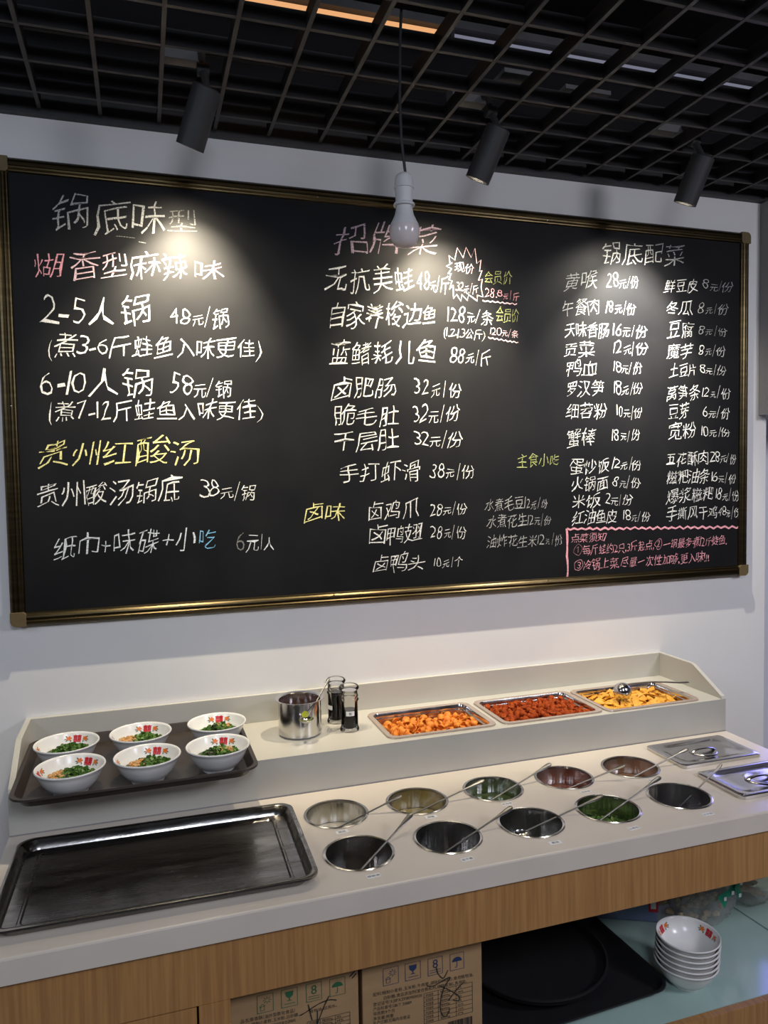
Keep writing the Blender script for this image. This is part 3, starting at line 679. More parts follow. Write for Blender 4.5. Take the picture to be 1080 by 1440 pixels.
o = herb_mesh(620, WR-.009, lambda r: 0.004*math.sin(r*60), 3, 0.012, tall=0.010).build('chopped_scallion', M['scal']); o.location = (WX[3], WYF, TZ-.058); tag(o, 'chopped green scallions in the front-row well', 'scallions', kind='stuff')
b0 = MB().lathe([(WR-.0042, -.004), (WR-.0045, 0), (0, .001)], 36).build('scallion_bed', M['greendk'], o); b0.location.z = -.006; b0['kind'] = 'stuff'
# splashes on the wall of the black sauce well are drops (a part of that well)
spl = MB(); rnd = random.Random(4)
for _ in range(34):
    a = rnd.uniform(PI*.42, PI*.85); z = rnd.uniform(-.05, -.010); r = WR-.0036; s = rnd.uniform(.0007, .0024)
    spl.tube([(r*math.cos(a), r*math.sin(a), z), ((r-.0006)*math.cos(a), (r-.0006)*math.sin(a), z)], [s, s*.7], 8)
well_black = [o for o in bpy.data.objects if o.get('label', '').startswith('front-row steel well with splashed')][0]
sp_ = spl.build('sauce_splash', SA['black'], well_black); sp_['kind'] = 'stuff'; sp_.matrix_parent_inverse = Matrix.Rotation(-well_black.rotation_euler.z, 4, 'Z')

# ------------------------------------------------------------------ spoons in the wells
def spoon(label, Rp, T, k_in, tipw=0.0075, group='long-handled spoons in the wells', hw=0.0020, sm='steelsp'):
    Rp, T = Vector(Rp), Vector(T); d = (T-Rp); L = Rp - d.normalized()*k_in
    t = thing('sauce_spoon', label, 'spoon', L, group=group)
    pts = []; wd = []; th = []
    for s, w_, h_ in ((0, hw, .0016), (.25, hw, .0016), (.5, hw, .0015), (.68, hw*1.1, .0014), (.80, tipw*.55, .0012), (.90, tipw*.95, .0010), (.965, tipw, .0009), (.99, tipw*.7, .0008), (1.0, tipw*.25, .0006)):
        pts.append((T-L)*s); wd.append(w_); th.append(h_)
    MB().strap(pts, wd, th, Vector((0.25, -0.35, 1)), 10).build('handle', M[sm], t, smooth=True, angle=60)
    sc = MB().lathe([(0, -.010), (.008, -.009), (.014, -.005), (.017, 0), (.0165, .0003), (.0135, -.0042), (.0075, -.008), (0, -.009)], 20)
    q = Vector((1, 0, 0)).rotation_difference(Vector((-d.x, -d.y, 0)).normalized())
    b = sc.build('scoop', M['steel'], t, smooth=True); b.scale = (1.3, 1, 1); b.rotation_mode = 'QUATERNION'; b.rotation_quaternion = q
    b.location = (-d.normalized())*0.010
    return t
SP = [((519, 1142), (565, 1118.5), 'spoon whose handle crosses from the leftmost back well to the second'),
      ((617, 1127.5), (681, 1096.5), 'spoon leaning from the second back well over the third'),
      ((727, 1103), (775, 1073.5), 'spoon leaning from the middle back well over the fourth'),
      ((829, 1096.5), (878.5, 1076), 'spoon leaning from the fourth back well over the fifth'),
      ((921, 1077), (968, 1052.5), 'spoon leaning from the last back well across the far lid'),
      ((545, 1182), (579.5, 1144), 'spoon in the leftmost front well, handle rising towards the back row'),
      ((671, 1168), (720.5, 1134.5), 'spoon in the second front well, handle over the third'),
      ((793, 1144), (848, 1118.5), 'spoon in the middle front well, handle over the scallions'),
      ((885, 1124), (929, 1092.5), 'spoon standing in the chopped scallion well'),
      ((984, 1106), (1015.5, 1074.5), 'brightest spoon, in the rightmost front well beside the lid')]
for i, (a, b, lab) in enumerate(SP):
    zt = 0.838 if i not in (9,) else 0.87
    spoon(lab, at_z(a[0], a[1], TZ+.0045), at_z(b[0], b[1], zt), (0.085, .085, .085, .08, .08, .10, .10, .10, .10, .10)[i], 0.0062 if i != 9 else 0.0078, hw=0.0020 if i != 9 else 0.0034, sm='steelsp' if i != 9 else 'steel')

# ------------------------------------------------------------------ lids
def make_lid(label):
    t = thing('pan_lid', label, 'lid')
    hx, hy = 0.131, 0.0815
    mb = MB(); mb.loft([rrect(hx, hy, .012, .0005), rrect(hx, hy, .012, .008), rrect(hx-.003, hy-.003, .011, .0095), rrect(hx-.018, hy-.016, .030, .0095), rrect(hx-.026, hy-.022, .032, .0045), rrect(hx-.055, hy-.045, .02, .0045)], cap1=True)
    mb.build('plate', M['steel'], t, smooth=True, angle=50)
    MB().lathe([(.040, .0046), (.038, .0066), (.034, .0062), (.022, .0042), (0, .0035)], 40).build('handle_dish', M['steel'], t, smooth=True, angle=60)
    MB().strap([(-.040, 0, .0055), (-.032, 0, .0105), (-.015, 0, .013), (0, 0, .0135), (.015, 0, .013), (.032, 0, .0105), (.040, 0, .0055)], [.009, .0075, .007, .007, .007, .0075, .009], .0022).build('handle', M['steel'], t, smooth=True, angle=60)
    return t
ld = make_lid('steel lid at the back, against the raised shelf, right of the wells'); ld.location = (1.493, -0.427, TZ)
dup(ld, (1.494, -0.632, TZ), (0, 0, 0), 'steel lid at the front right, cut off by the picture edge')

# ------------------------------------------------------------------ large steel tray
bt = thing('baking_tray', 'large scratched empty steel tray on the left of the countertop', 'tray', (0.015, -0.562, TZ), (0, 0, math.radians(-1.2)))
hx, hy = 0.298, 0.178
mb = MB()
mb.loft([rrect(hx-.028, hy-.026, .022, .0005, 6), rrect(hx-.020, hy-.018, .026, .003, 6), rrect(hx-.012, hy-.011, .030, .0215, 6), rrect(hx-.004, hy-.004, .033, .0235, 6), rrect(hx, hy, .034, .0225, 6), rrect(hx+.0005, hy+.0005, .034, .0185, 6), rrect(hx-.002, hy-.002, .034, .0180, 6), rrect(hx-.004, hy-.004, .033, .0215, 6), rrect(hx-.0125, hy-.0115, .030, .0200, 6), rrect(hx-.022, hy-.020, .025, .0010, 6)])
mb.build('rim_wall', M['steeld'], bt, smooth=True, angle=60)
mb = MB(); mb.loft([rrect(hx-.0205, hy-.0185, .026, .0031, 6), rrect(hx-.044, hy-.034, .014, .0030, 6), rrect(hx-.047, hy-.037, .013, .0050, 6), rrect(hx-.050, hy-.040, .012, .0050, 6), rrect(hx-.053, hy-.043, .011, .0030, 6)], cap1=True)
mb.build('base_plate', M['steeld'], bt, smooth=True, angle=20)

# ------------------------------------------------------------------ brown serving tray
st = thing('serving_tray', 'brown plastic serving tray carrying six bowls on the raised shelf', 'tray', (-0.027, -0.222, 0.9006), (0, 0, math.radians(0.5)))
hx, hy = 0.268, 0.202
mb = MB(); mb.loft([rrect(hx-.028, hy-.028, .030, 0, 6), rrect(hx-.020, hy-.020, .034, .003, 6), rrect(hx-.007, hy-.007, .040, .024, 6), rrect(hx, hy, .045, .026, 6), rrect(hx+.001, hy+.001, .045, .022, 6)][::1], cap0=True)
mb.loft([rrect(hx, hy, .045, .0262, 6), rrect(hx-.009, hy-.009, .039, .0255, 6), rrect(hx-.022, hy-.022, .032, .0050, 6), rrect(hx-.032, hy-.032, .026, .0030, 6)], cap1=True)
mb.merge(); mb.build('tray_body', M['browntray'], st, smooth=True, angle=30)

# ------------------------------------------------------------------ bowls
INNER = [(0.0, .0095), (.026, .0105), (.045, .0165), (.058, .029), (.066, .042), (.0705, .054)]
def inner_at(t):
    t = max(0, min(1, t))*(len(INNER)-1); i = min(int(t), len(INNER)-2); f = t-i
    return INNER[i][0]*(1-f)+INNER[i+1][0]*f, INNER[i][1]*(1-f)+INNER[i+1][1]*f
def on_inner(u, v):   # u metres round the wall at r~.066, v metres up the wall from its middle
    z = .0435 + v*0.80
    for (r0, z0), (r1, z1) in zip(INNER, INNER[1:]):
        if z0 <= z <= z1 or (r1, z1) == INNER[-1]: r = r0+(r1-r0)*(z-z0)/(z1-z0); break
    r -= .0007; a = u/.064
    return (r*math.sin(a), r*math.cos(a), z)
def subdiv2(V, F):
    return V, F
def emblem(parent, ang):
    g, fs, x0, x1 = glyph('囍'); s = 0.0175
    V = []; FF = []
    for ou, ov in ((0, 0), (.035, 0), (-.035, 0), (0, .035), (0, -.035)):
        b = len(V); V += [on_inner((v[0]-(x0+x1)/2+ou)*s*1.2, (v[1]-.38+ov)*s*1.2) for v in g]; FF += [tuple(b+k for k in f) for f in fs]
    o = mesh_obj('printed_emblem', V, FF, M['red'], parent); o.rotation_euler.z = ang; o['label'] = 'red double-happiness mark'
    # square outline
    for nm, m, shp, sx in (('printed_flower', M['orange'], 'f', -1), ('printed_leaf', M['leaf'], 'l', -1), ('printed_flower', M['orange'], 'f', 1), ('printed_leaf', M['leaf'], 'l', 1)):
        V = []; F = []
        if True:
            cx = sx*.0200
            if shp == 'f':
                n = 20; b = len(V); V.append(on_inner(cx, .001))
                for k in range(n):
                    a = 2*PI*k/n; r = .0070*(.62+.38*abs(math.cos(2.5*a))); V.append(on_inner(cx+r*math.cos(a), .001+r*math.sin(a)))
                for k in range(n): F.append((b, b+1+k, b+1+(k+1) % n))
            else:
                for (dx, dy, an) in ((.0055*sx, -.0050, -.5), (.0075*sx, -.0010, .2), (-.004*sx, -.0065, -1.4), (.005*sx, .0062, .9)):
                    b = len(V); ca, sa = math.cos(an)*sx, math.sin(an)
                    for (p, q) in ((-.0035, 0), (0, .0016), (.004, 0), (0, -.0016)): V.append(on_inner(cx+dx+p*ca-q*sa, dy+p*sa+q*ca))
                    F.append((b, b+1, b+2, b+3))
        o = mesh_obj(nm, V, F, m, parent); o.rotation_euler.z = ang
        for v in o.data.vertices:
            if shp == 'f': v.co.x *= .9992; v.co.y *= .9992
def make_bowl(label, cat='bowl', group=None):
    t = thing('bowl', label, cat, group=group)
    MB().lathe([(0, .004), (.033, .004), (.034, .0005), (.0375, 0), (.0385, .0055), (.047, .011), (.060, .026), (.0685, .044), (.0722, .0525), (.0755, .0545), (.0762, .0565), (.0748, .0585), (.0722, .0578), (.0705, .054), (.066, .042), (.058, .029), (.045, .0165), (.026, .0105), (0, .0095)], 56).build('body', M['porcelain'], t, smooth=True, angle=70)
    for a in (0, 2*PI/3, -2*PI/3): emblem(t, a)
    return t
BOWLS = [(-0.195, -0.180, 'white bowl at the back left of the brown tray, scallions only', 0.0, 'g'),
 (-0.173, -0.348, 'white bowl at the front left of the brown tray with soybeans and dark greens', -0.25, 'gpd'),
 (-0.022, -0.166, 'white bowl in the middle of the tray\'s back row heaped with coriander', 0.05, 'gp'),
 (-0.007, -0.340, 'white bowl in the middle of the tray\'s front row, soybeans left and greens right', -0.05, 'gpd'),
 (0.169, -0.155, 'white bowl at the back right of the brown tray with pale greens', 0.12, 'gpd'),
 (0.155, -0.330, 'white bowl at the front right of the brown tray with soybeans on greens', 0.0, 'gpd')]
bz = 0.9006+0.0034
bowl0 = None
gA = gB = None
for i, (x, y, lab, rz, cont) in enumerate(BOWLS):
    if bowl0 is None: bowl0 = make_bowl(lab, group='filled bowls on the brown tray'); bo = bowl0; bo.location = (x, y, bz); bo.rotation_euler.z = rz - 0.3
    else: bo = dup(bowl0, (x, y, bz), (0, 0, rz - 0.3), lab)
    where = lab.split(' with ')[0].split(' heaped')[0].split(', ')[0].replace('white bowl', '')
    zf = lambda r: 0.037 - r*r*6 + (0.004 if r < .02 else 0)
    g = herb_mesh(380 if i != 4 else 260, .046, zf, 20+i, .0105, tall=0.009).build('chopped_greens', [M['green']]); g.location = (x+.006, y-.002, bz); tag(g, 'bright chopped scallion and coriander in the bowl'+where, 'greens', kind='stuff')
    bed = MB().lathe([(.0565, .0285), (.045, .031), (.02, .036), (0, .0375)], 24).build('greens_bed', M['greendk'] if i != 4 else M['green'], g, smooth=True); bed['kind'] = 'stuff'; bed.location = (-.006, .002, 0)
    if 'd' in cont:
        g = herb_mesh(60, .016, lambda r: .041-r*.25, 40+i, .011, tall=0.007).build('dark_pickle_shreds', M['greendk']); g.location = (x+(0.0 if i != 5 else -.012), y-.006, bz); tag(g, 'dark shredded pickles on top in the bowl'+where, 'pickles', kind='stuff')
    if 'p' in cont:
        rnd = random.Random(i); mb = MB()
        for _ in range(70):
            a = rnd.uniform(0, 6.28); r = .021*math.sqrt(rnd.random()); px_, py_ = r*math.cos(a), r*math.sin(a)*.8
            rr = rnd.uniform(.0034, .0046); c = Vector((px_, py_, .0415+rnd.uniform(0, .007)-r*.20))
            m4 = Matrix.Translation(c) @ Matrix.Rotation(rnd.uniform(0, 3), 4, 'X') @ Matrix.Rotation(rnd.uniform(0, 3), 4, 'Z') @ Matrix.Diagonal((1.25, 1, .85, 1))
            bmesh.ops.create_icosphere(mb.bm, subdivisions=1, radius=rr, matrix=m4)
        off = {1: (-.022, -.004), 2: (-.028, -.004), 3: (-.020, -.004), 4: (.012, .004), 5: (.012, .002)}.get(i, (0, 0))
        g = mb.build('fried_soybeans', M['peanut'], smooth=True); g.location = (x+off[0], y+off[1], bz); tag(g, 'golden fried soybeans in the bowl'+where, 'soybeans', kind='stuff')

# ------------------------------------------------------------------ stock pot with spoon
RT = 0.90
pt = thing('steel_pot', 'small steel pot with a lime round sticker on the raised shelf', 'pot', (0.392, -0.148, RT))
pr = 0.0585; ph = 0.098
MB().lathe([(0, .0005), (pr-.006, .0005), (pr, .006), (pr, ph-.003), (pr+.006, ph), (pr+.008, ph+.0008), (pr+.008, ph+.0022), (pr+.004, ph+.002), (pr-.002, ph-.002), (pr-.002, .008), (pr-.008, .003), (0, .003)], 56).build('body', M['steel'], pt, smooth=True, angle=40)
stk = []
a0 = math.atan2(CAM.y+.148, CAM.x-.392) + 0.24
mb = MB(); n = 24
cen = [((pr+.0006)*math.cos(a0), (pr+.0006)*math.sin(a0), .070)]
V = cen+[((pr+.0006)*math.cos(a0+.0095*math.cos(2*PI*k/n)/pr), (pr+.0006)*math.sin(a0+.0095*math.cos(2*PI*k/n)/pr), .070+.0095*math.sin(2*PI*k/n)) for k in range(n)]
o = mesh_obj('round_sticker', V, [(0, 1+k, 1+(k+1) % n) for k in range(n)], M['lime'], pt); o['label'] = 'lime yellow round sticker'
s_ = MB().lathe([(pr-.0025, -.003), (pr-.0025, 0), (.02, .0006), (0, 0)], 40).build('sauce', SA['oilred']); s_.location = (0.392, -0.148, RT+.070); tag(s_, 'dark red-brown chili oil inside the small steel pot', 'sauce', kind='stuff')
q = at_z(447, 983, RT+ph+.005); t_ = at_z(463, 954, RT+ph+.048)
spoon('thin spoon sticking out of the small steel pot', q, t_, .055, .0036, group=None, hw=.0019)

# ------------------------------------------------------------------ glass bottles
def make_bottle(label, fill, seed):
    t = thing('glass_cruet', label, 'bottle', group='glass cruets with dark sauce')
    r = .0245
    MB().lathe([(0, .0005), (r+.001, .0005), (r+.0025, .004), (r+.001, .009), (r-.001, .012), (r-.001, .082), (r+.0015, .084), (r+.0025, .0865), (r+.001, .089), (r-.001, .091), (r-.001, .094), (r+.001, .0965), (r-.001, .099), (r-.0015, .112), (r-.0035, .112), (r-.0035, .012), (r-.006, .008), (0, .008)], 40).build('glass_body', M['glass'], t, smooth=True, angle=50)
    MB().lathe([(0, .1125), (r-.004, .1125), (r+.001, .1135), (r+.0035, .118), (r+.0035, .121), (r-.001, .1265), (r-.009, .129), (0, .1275)], 36).build('glass_lid', M['glass'], t, smooth=True, angle=50)
    MB().box(-.035, -.022, -.003, .003, .117, .121).build('pour_spout', M['glass'], t, bevel=.001)
    MB().lathe([(0, .0095), (r-.0045, .0095), (r-.0042, fill), (0, fill)], 32).build('dark_sauce', SA['black'], t, smooth=True, angle=40)
    return t
def cyl_label(t, r, z, ang, w_, h_, txt=None):
    V = []; n = 10
    for k in range(n+1):
        a = ang + (k/n-.5)*w_/r
        V += [(r*math.cos(a), r*math.sin(a), z-h_/2), (r*math.cos(a), r*math.sin(a), z+h_/2)]
    o = mesh_obj('paper_label', V, [(2*k, 2*k+2, 2*k+3, 2*k+1) for k in range(n)], M['white'], t); o['label'] = 'white paper label'
    if txt:
        g, F, W = layout(txt, False); s = h_*.6
        mesh_obj('printed_text', [((r+.0003)*math.cos(ang+(v[0]-W/2)*s/r), (r+.0003)*math.sin(ang+(v[0]-W/2)*s/r), z+(v[1]-.4)*s) for v in g], F, M['ink'], o)
b1 = make_bottle('glass cruet half full of dark sauce, the one in front', .058, 1); b1.location = (0.527, -0.168, RT)
cyl_label(b1, .0242, .052, math.atan2(CAM.y+.168, CAM.x-.527)+.10, .024, .013, '醋')
b2 = make_bottle('glass cruet nearly full of dark sauce, standing behind', .088, 2); b2.location = (0.510, -0.088, RT)
cyl_label(b2, .0242, .046, math.atan2(CAM.y+.088, CAM.x-.510)-.9, .020, .012)

# ------------------------------------------------------------------ snack pans
def make_pan(hx, hy, label):
    t = thing('snack_pan', label, 'pan', group='steel snack pans sunk in the raised shelf')
    MB().loft([rrect(hx-.014, hy-.014, .020, .0032, 6), rrect(hx-.004, hy-.004, .024, .0048, 6), rrect(hx, hy, .026, .004, 6), rrect(hx+.001, hy+.001, .026, .0006, 6)]).build('rim', M['clearpan'], t, smooth=True, angle=50)
    MB().loft([rrect(hx-.0135, hy-.0135, .020, .0034, 6), rrect(hx-.016, hy-.016, .020, -.0035, 6), rrect(hx-.0165, hy-.0165, .020, -.010, 6), rrect(hx-.022, hy-.022, .022, -.0105, 6), rrect(hx-.027, hy-.027, .022, -.045, 6)], cap1=True).build('basin', M['steel'], t, smooth=True, angle=50)
    return t
pls = ['left snack pan filled with orange corn shells', 'middle snack pan filled with red spicy curls', 'right snack pan filled with yellow crisps, ladle across it']
for (x, y, hx, hy), lab in zip(PANS, pls):
    make_pan(hx, hy, lab).location = (x, y, RT+.0003)

def shell_mesh(seed):
    rnd = random.Random(seed); bm = bmesh.new(); nu, nv = 9, 4; R = .0105
    outer = []; inner = []
    for j in range(nv+1):
        v = j/nv; h = -.0095+.019*v; rr = R*(.45+.68*math.sin(PI*(.12+.66*v)))
        ro = []; ri = []
        for i in range(nu+1):
            a = math.radians(-35+290*i/nu) + v*.35; rg = rr*(1+.06*math.cos(i*PI))
            ro.append(bm.verts.new((rg*math.cos(a), rg*math.sin(a), h))); ri.append(bm.verts.new(((rg-.0026)*math.cos(a), (rg-.0026)*math.sin(a), h)))
        outer.append(ro); inner.append(ri)
    for A, flip in ((outer, 0), (inner, 1)):
        for j in range(nv):
            for i in range(nu):
                f = (A[j][i], A[j][i+1], A[j+1][i+1], A[j+1][i]); bm.faces.new(f[::-1] if flip else f)
    for i in range(nu): bm.faces.new((outer[0][i], inner[0][i], inner[0][i+1], outer[0][i+1])); bm.faces.new((outer[nv][i], outer[nv][i+1], inner[nv][i+1], inner[nv][i]))
    for j in range(nv): bm.faces.new((outer[j][0], outer[j+1][0], inner[j+1][0], inner[j][0])); bm.faces.new((outer[j][nu], inner[j][nu], inner[j+1][nu], outer[j+1][nu]))
    for v in bm.verts: v.co += Vector((noise.noise(v.co*80+Vector((seed, 0, 0))), noise.noise(v.co*80+Vector((0, seed, 0))), 0))*.0018
    return bm
def curl_mesh(seed):
    bm = bmesh.new(); n = 8; rings = []
    for j in range(6):
        v = j/5; h = -.0085+.017*v; r = .0062*(1+.14*math.cos(j*PI+seed)); bend = .003*math.sin(PI*v)
        rings.append([bm.verts.new((r*math.cos(2*PI*i/n+v*.6)+bend, r*math.sin(2*PI*i/n+v*.6), h)) for i in range(n)])
    inn0 = [bm.verts.new((.0033*math.cos(2*PI*i/n), .0033*math.sin(2*PI*i/n), -.0075)) for i in range(n)]
    inn1 = [bm.verts.new((.0033*math.cos(2*PI*i/n+.6), .0033*math.sin(2*PI*i/n+.6), .0075)) for i in range(n)]
    al = [inn0]+rings+[inn1]
    for A, B in zip(al, al[1:]):
        for i in range(n): bm.faces.new((A[i], A[(i+1) % n], B[(i+1) % n], B[i]))
    bm.faces.new(inn0[::-1]); bm.faces.new(inn1)
    for v in bm.verts: v.co += Vector((noise.noise(v.co*160+Vector((seed*3, 0, 0))), noise.noise(v.co*160+Vector((0, seed*3, 0))), noise.noise(v.co*160)))*.0016
    return bm
def crisp_mesh(seed):
    bm = bmesh.new(); n = 4; S = .0165; top = {}; bot = {}
    for i in range(n+1):
        for j in range(n+1):
            x, y = (i/n-.5)*2*S, (j/n-.5)*2*S*.8; z = .0035*math.cos(x*95+seed)+.0015*noise.noise(Vector((x*60, y*60, seed)))
            x *= 1+.08*noise.noise(Vector((y*80, seed, 0))); y *= 1+.08*noise.noise(Vector((x*80, seed, 5)))
            top[i, j] = bm.verts.new((x, y, z+.0011)); bot[i, j] = bm.verts.new((x, y, z-.0011))
    for i in range(n):
        for j in range(n):
            bm.faces.new((top[i, j], top[i+1, j], top[i+1, j+1], top[i, j+1])); bm.faces.new((bot[i, j+1], bot[i+1, j+1], bot[i+1, j], bot[i, j]))
    for i in range(n):
        bm.faces.new((bot[i, 0], bot[i+1, 0], top[i+1, 0], top[i, 0])); bm.faces.new((top[i, n], top[i+1, n], bot[i+1, n], bot[i, n]))
        bm.faces.new((top[0, i], top[0, i+1], bot[0, i+1], bot[0, i])); bm.faces.new((bot[n, i], bot[n, i+1], top[n, i+1], top[n, i]))
    return bm
def pile(pan, gen, name, label, cat, group, m, pitch, layers, z0, dz, heap, flat=False, sc=1.0, smooth=True):
    x, y, hx, hy = pan; rnd = random.Random(len(name)); ms = []
    for k in range(4):
        bm = gen(k+1); bmesh.ops.recalc_face_normals(bm, faces=bm.faces); me = bpy.data.meshes.new(name); bm.to_mesh(me); bm.free(); me.materials.append(m)
        if smooth:
            for p in me.polygons: p.use_smooth = True
        ms.append(me)
    ix, iy = hx-.027-pitch*.48, hy-.027-pitch*.48; cnt = 0
    for L in range(layers):
        nx = max(2, int(2*ix/pitch)+1); ny = max(2, int(2*iy/pitch)+1)
        for i in range(nx):
            for j in range(ny):
                u = -1+2*i/(nx-1); v = -1+2*j/(ny-1)
                u += rnd.uniform(-.5, .5)/nx+(.5/nx if (j+L) % 2 else -.5/nx); v += rnd.uniform(-.5, .5)/ny
                u = max(-1, min(1, u)); v = max(-1, min(1, v))
                h = heap(u, v)
                if L == layers-1 and rnd.random() > h*1.1: continue
                o = bpy.data.objects.new(name, ms[rnd.randrange(4)]); COL.objects.link(o)
                o.location = (x+u*ix, y+v*iy, z0+L*dz+h*.010+rnd.uniform(-.0015, .0015))
                o.rotation_euler = (rnd.uniform(-.5, .5), rnd.uniform(-.5, .5), rnd.uniform(0, 6.28)) if flat else (rnd.uniform(0, 6.28), rnd.uniform(0, 6.28), rnd.uniform(0, 6.28))
                s = sc*rnd.uniform(.88, 1.15); o.scale = (s, s, s)
                tag(o, label, cat, group); cnt += 1
    return cnt
pile(PANS[0], shell_mesh, 'corn_shell', 'orange corn shell snack in the left snack pan', 'snack', 'orange corn shells in the left pan', M['shell'], .0245, 2, RT-.034, .013, lambda u, v: max(0, 1-.25*u*u-.45*(v+.2)**2))
pile(PANS[1], curl_mesh, 'spicy_curl', 'red spicy curl snack in the middle snack pan', 'snack', 'red spicy curls in the middle pan', M['curl'], .0188, 2, RT-.027, .013, lambda u, v: max(0, 1.0-.3*u*u-.4*v*v), sc=1.22)
pile(PANS[2], crisp_mesh, 'yellow_crisp', 'yellow square crisp in the right snack pan', 'snack', 'yellow crisps in the right pan', M['crisp'], .0232, 3, RT-.030, .0085, lambda u, v: max(0, 1-.45*(u+.2)**2-.3*v*v), flat=True, smooth=False, sc=.86)

# ladle across the crisps
la = thing('ladle', 'steel ladle lying upside down across the yellow crisps', 'ladle', (1.385, -0.205, RT+.026))
n = 16
bw = MB().lathe([(0, .030), (.012, .0275), (.021, .020), (.0265, .009), (.0275, -.004), (.0262, -.004), (.025, .008), (.0195, .0185), (.011, .026), (0, .0285)], 32).build('bowl', M['steel'], la, smooth=True, angle=60)
bw.rotation_euler = (math.radians(38), math.radians(-25), 0)
e_ = Vector((1.617, -0.221, .928+.008)) - Vector(la.location); s0 = Vector((.018, .018, .012))
MB().strap([s0, s0.lerp(e_, .15)+Vector((0, .004, .004)), s0.lerp(e_, .5)+Vector((0, .008, .004)), s0.lerp(e_, .72)+Vector((0, .004, .002)), s0.lerp(e_, .85), s0.lerp(e_, .95), e_], [.0050, .0046, .0042, .0046, .0070, .0076, .0048], [.0022, .0022, .0022, .0020, .0018, .0018, .0014], n=10).build('handle', M['steelsp'], la, smooth=True, angle=60)
hl = MB().lathe([(.0018, -.0012), (.0032, 0), (.0018, .0017)], 14).build('hanging_hole', M['ink'], la); hl.location = s0.lerp(e_, .965)+Vector((0, 0, .0003)); hl.scale = (1.4, .8, 1)

# ================================================================== UNDER THE COUNTER
SZ = 0.3305
def cardbox(x0, x1, y0, y1, z1, label, ink):
    t = thing('cardboard_box', label, 'box', ((x0+x1)/2, y0, SZ)); w2 = (x1-x0)/2
    MB().box(-w2, w2, 0, y1-y0, 0, z1-SZ-.004).build('carton', M['card'], t, bevel=.002)
    MB().box(-w2+.001, w2-.001, .001, (y1-y0)/2-.001, z1-SZ-.0038, z1-SZ-.001).build('flap', M['card'], t)
    MB().box(-w2+.001, w2-.001, (y1-y0)/2+.001, y1-y0-.001, z1-SZ-.0038, z1-SZ-.001).build('flap', M['card'], t)
    return t
YB = -0.722
bxL = cardbox(0.1305, 0.387, YB, -0.40, 0.628, 'cardboard box with green handling symbols, left of the other box', 0)
bxR = cardbox(0.3955, 0.662, YB, -0.40, 0.630, 'cardboard box with blue handling symbols and a nutrition table', 1)
def bq(x, y): q = at_y(x, y, YB); return (q.x, q.z)
def icon(parent, x0, x1, z0, z1, kind, m):
    w_, h_ = x1-x0, z1-z0; P = lambda a, b: (x0+a*w_, z0+b*h_)
    L = [[P(0, 0), P(1, 0), P(1, 1), P(0, 1), P(0, 0)]]; V = []; F = []
    def poly(pts):
        b = len(V); V.extend([(p[0], YB-.0008, p[1]) for p in pts]); F.append(tuple(range(b, b+len(pts))))
    if kind == 'sun':
        L += [[P(.62+.10*math.cos(a), .66+.08*math.sin(a)), P(.62+.27*math.cos(a), .66+.20*math.sin(a))] for a in [PI/4*k for k in range(8)]]
        L += [[P(.14, .34), P(.32, .48), P(.50, .34)], [P(.2, .34), P(.2, .12), P(.44, .12), P(.44, .34), P(.2, .34)]]
    if kind == 'glass':
        poly([P(.24, .85), P(.76, .85), P(.72, .62), P(.58, .50), P(.42, .50), P(.28, .62)]); poly([P(.47, .5), P(.53, .5), P(.53, .36), P(.47, .36)]); poly([P(.35, .36), P(.65, .36), P(.65, .32), P(.35, .32)])
        L += [[P(.18, .17), P(.85, .17)]]
    if kind == 'umb':
        poly([P(.5+.36*math.cos(PI*k/8), .50+.28*math.sin(PI*k/8)) for k in range(9)])
        L += [[P(.5, .5), P(.5, .2), P(.44, .13), P(.36, .18)]] + [[P(.18+.15*k, .90-.02*abs(k-2)), P(.20+.15*k, .86)] for k in range(5)]
    if kind == 'eight':
        g, fs, gx0, gx1 = glyph('8'); b = len(V)
        V.extend([(x0+w_*.5+(v[0]-(gx0+gx1)/2)*h_*.72, YB-.0008, z0+h_*.38+v[1]*h_*.72) for v in g]); F.extend([tuple(b+k for k in f) for f in fs])
        L += [[P(.12, .27), P(.88, .27)], [P(.12, .14), P(.88, .14)]]
    for l in L:
        v, f = stroke_mesh(l if len(l) > 2 or True else l, .0012, YB, .0008); b = len(V); V.extend(v); F.extend([tuple(b+k for k in q) for q in f])
    o = mesh_obj('printed_icon', V, F, m); o.parent = parent; o.matrix_parent_inverse = Matrix.Translation(-parent.location); return o
def icons(parent, cs, m):
    for kind, (a, b, c, d_) in zip(('sun', 'glass', 'eight', 'umb'), cs):
        x0, z0 = bq(a, d_); x1, z1 = bq(b, c); xm, zl = bq((a+b)/2, d_); _, zt = bq((a+b)/2, c)
        icon(parent, x0, x1, zl, zt, kind, m)
icons(bxL, [(362, 384, 1398, 1423), (396, 418, 1390, 1415), (431, 452, 1382, 1407), (464, 485, 1375, 1399)], M['inkgreen'])
icons(bxR, [(539, 560, 1360, 1384), (570, 591, 1353, 1377), (602, 622, 1346, 1370), (633, 652, 1340, 1363)], M['inkblue'])
def print_line(parent, txt, a, b, hp):
    S, E = at_y(*a, YB), at_y(*b, YB); H = hp*0.00165
    write_on(parent, txt, S, E, H, M['ink'], YB, 'printed_text', False, nrm=.0008)
print_line(bxR, '配料：精制小麦粉、玉米粉、牛肉膏、调味料（鸡精）、食用植物油、', (524.4, 1401), (666, 1372), 4.6)
print_line(bxR, '白砂糖、食品添加剂（复合膨松剂、碳酸氢钠）、食用盐。', (539, 1405.5), (656.5, 1381), 4.6)
print_line(bxR, '登记证号：XJSPXZF010900020', (524.4, 1415), (593.5, 1401), 4.6)
print_line(bxR, '产品标准号：GB/T 20889', (524.4, 1421.5), (579, 1411), 4.6)
print_line(bxR, '保质期：9个月', (524.4, 1428), (555, 1422.5), 4.6)
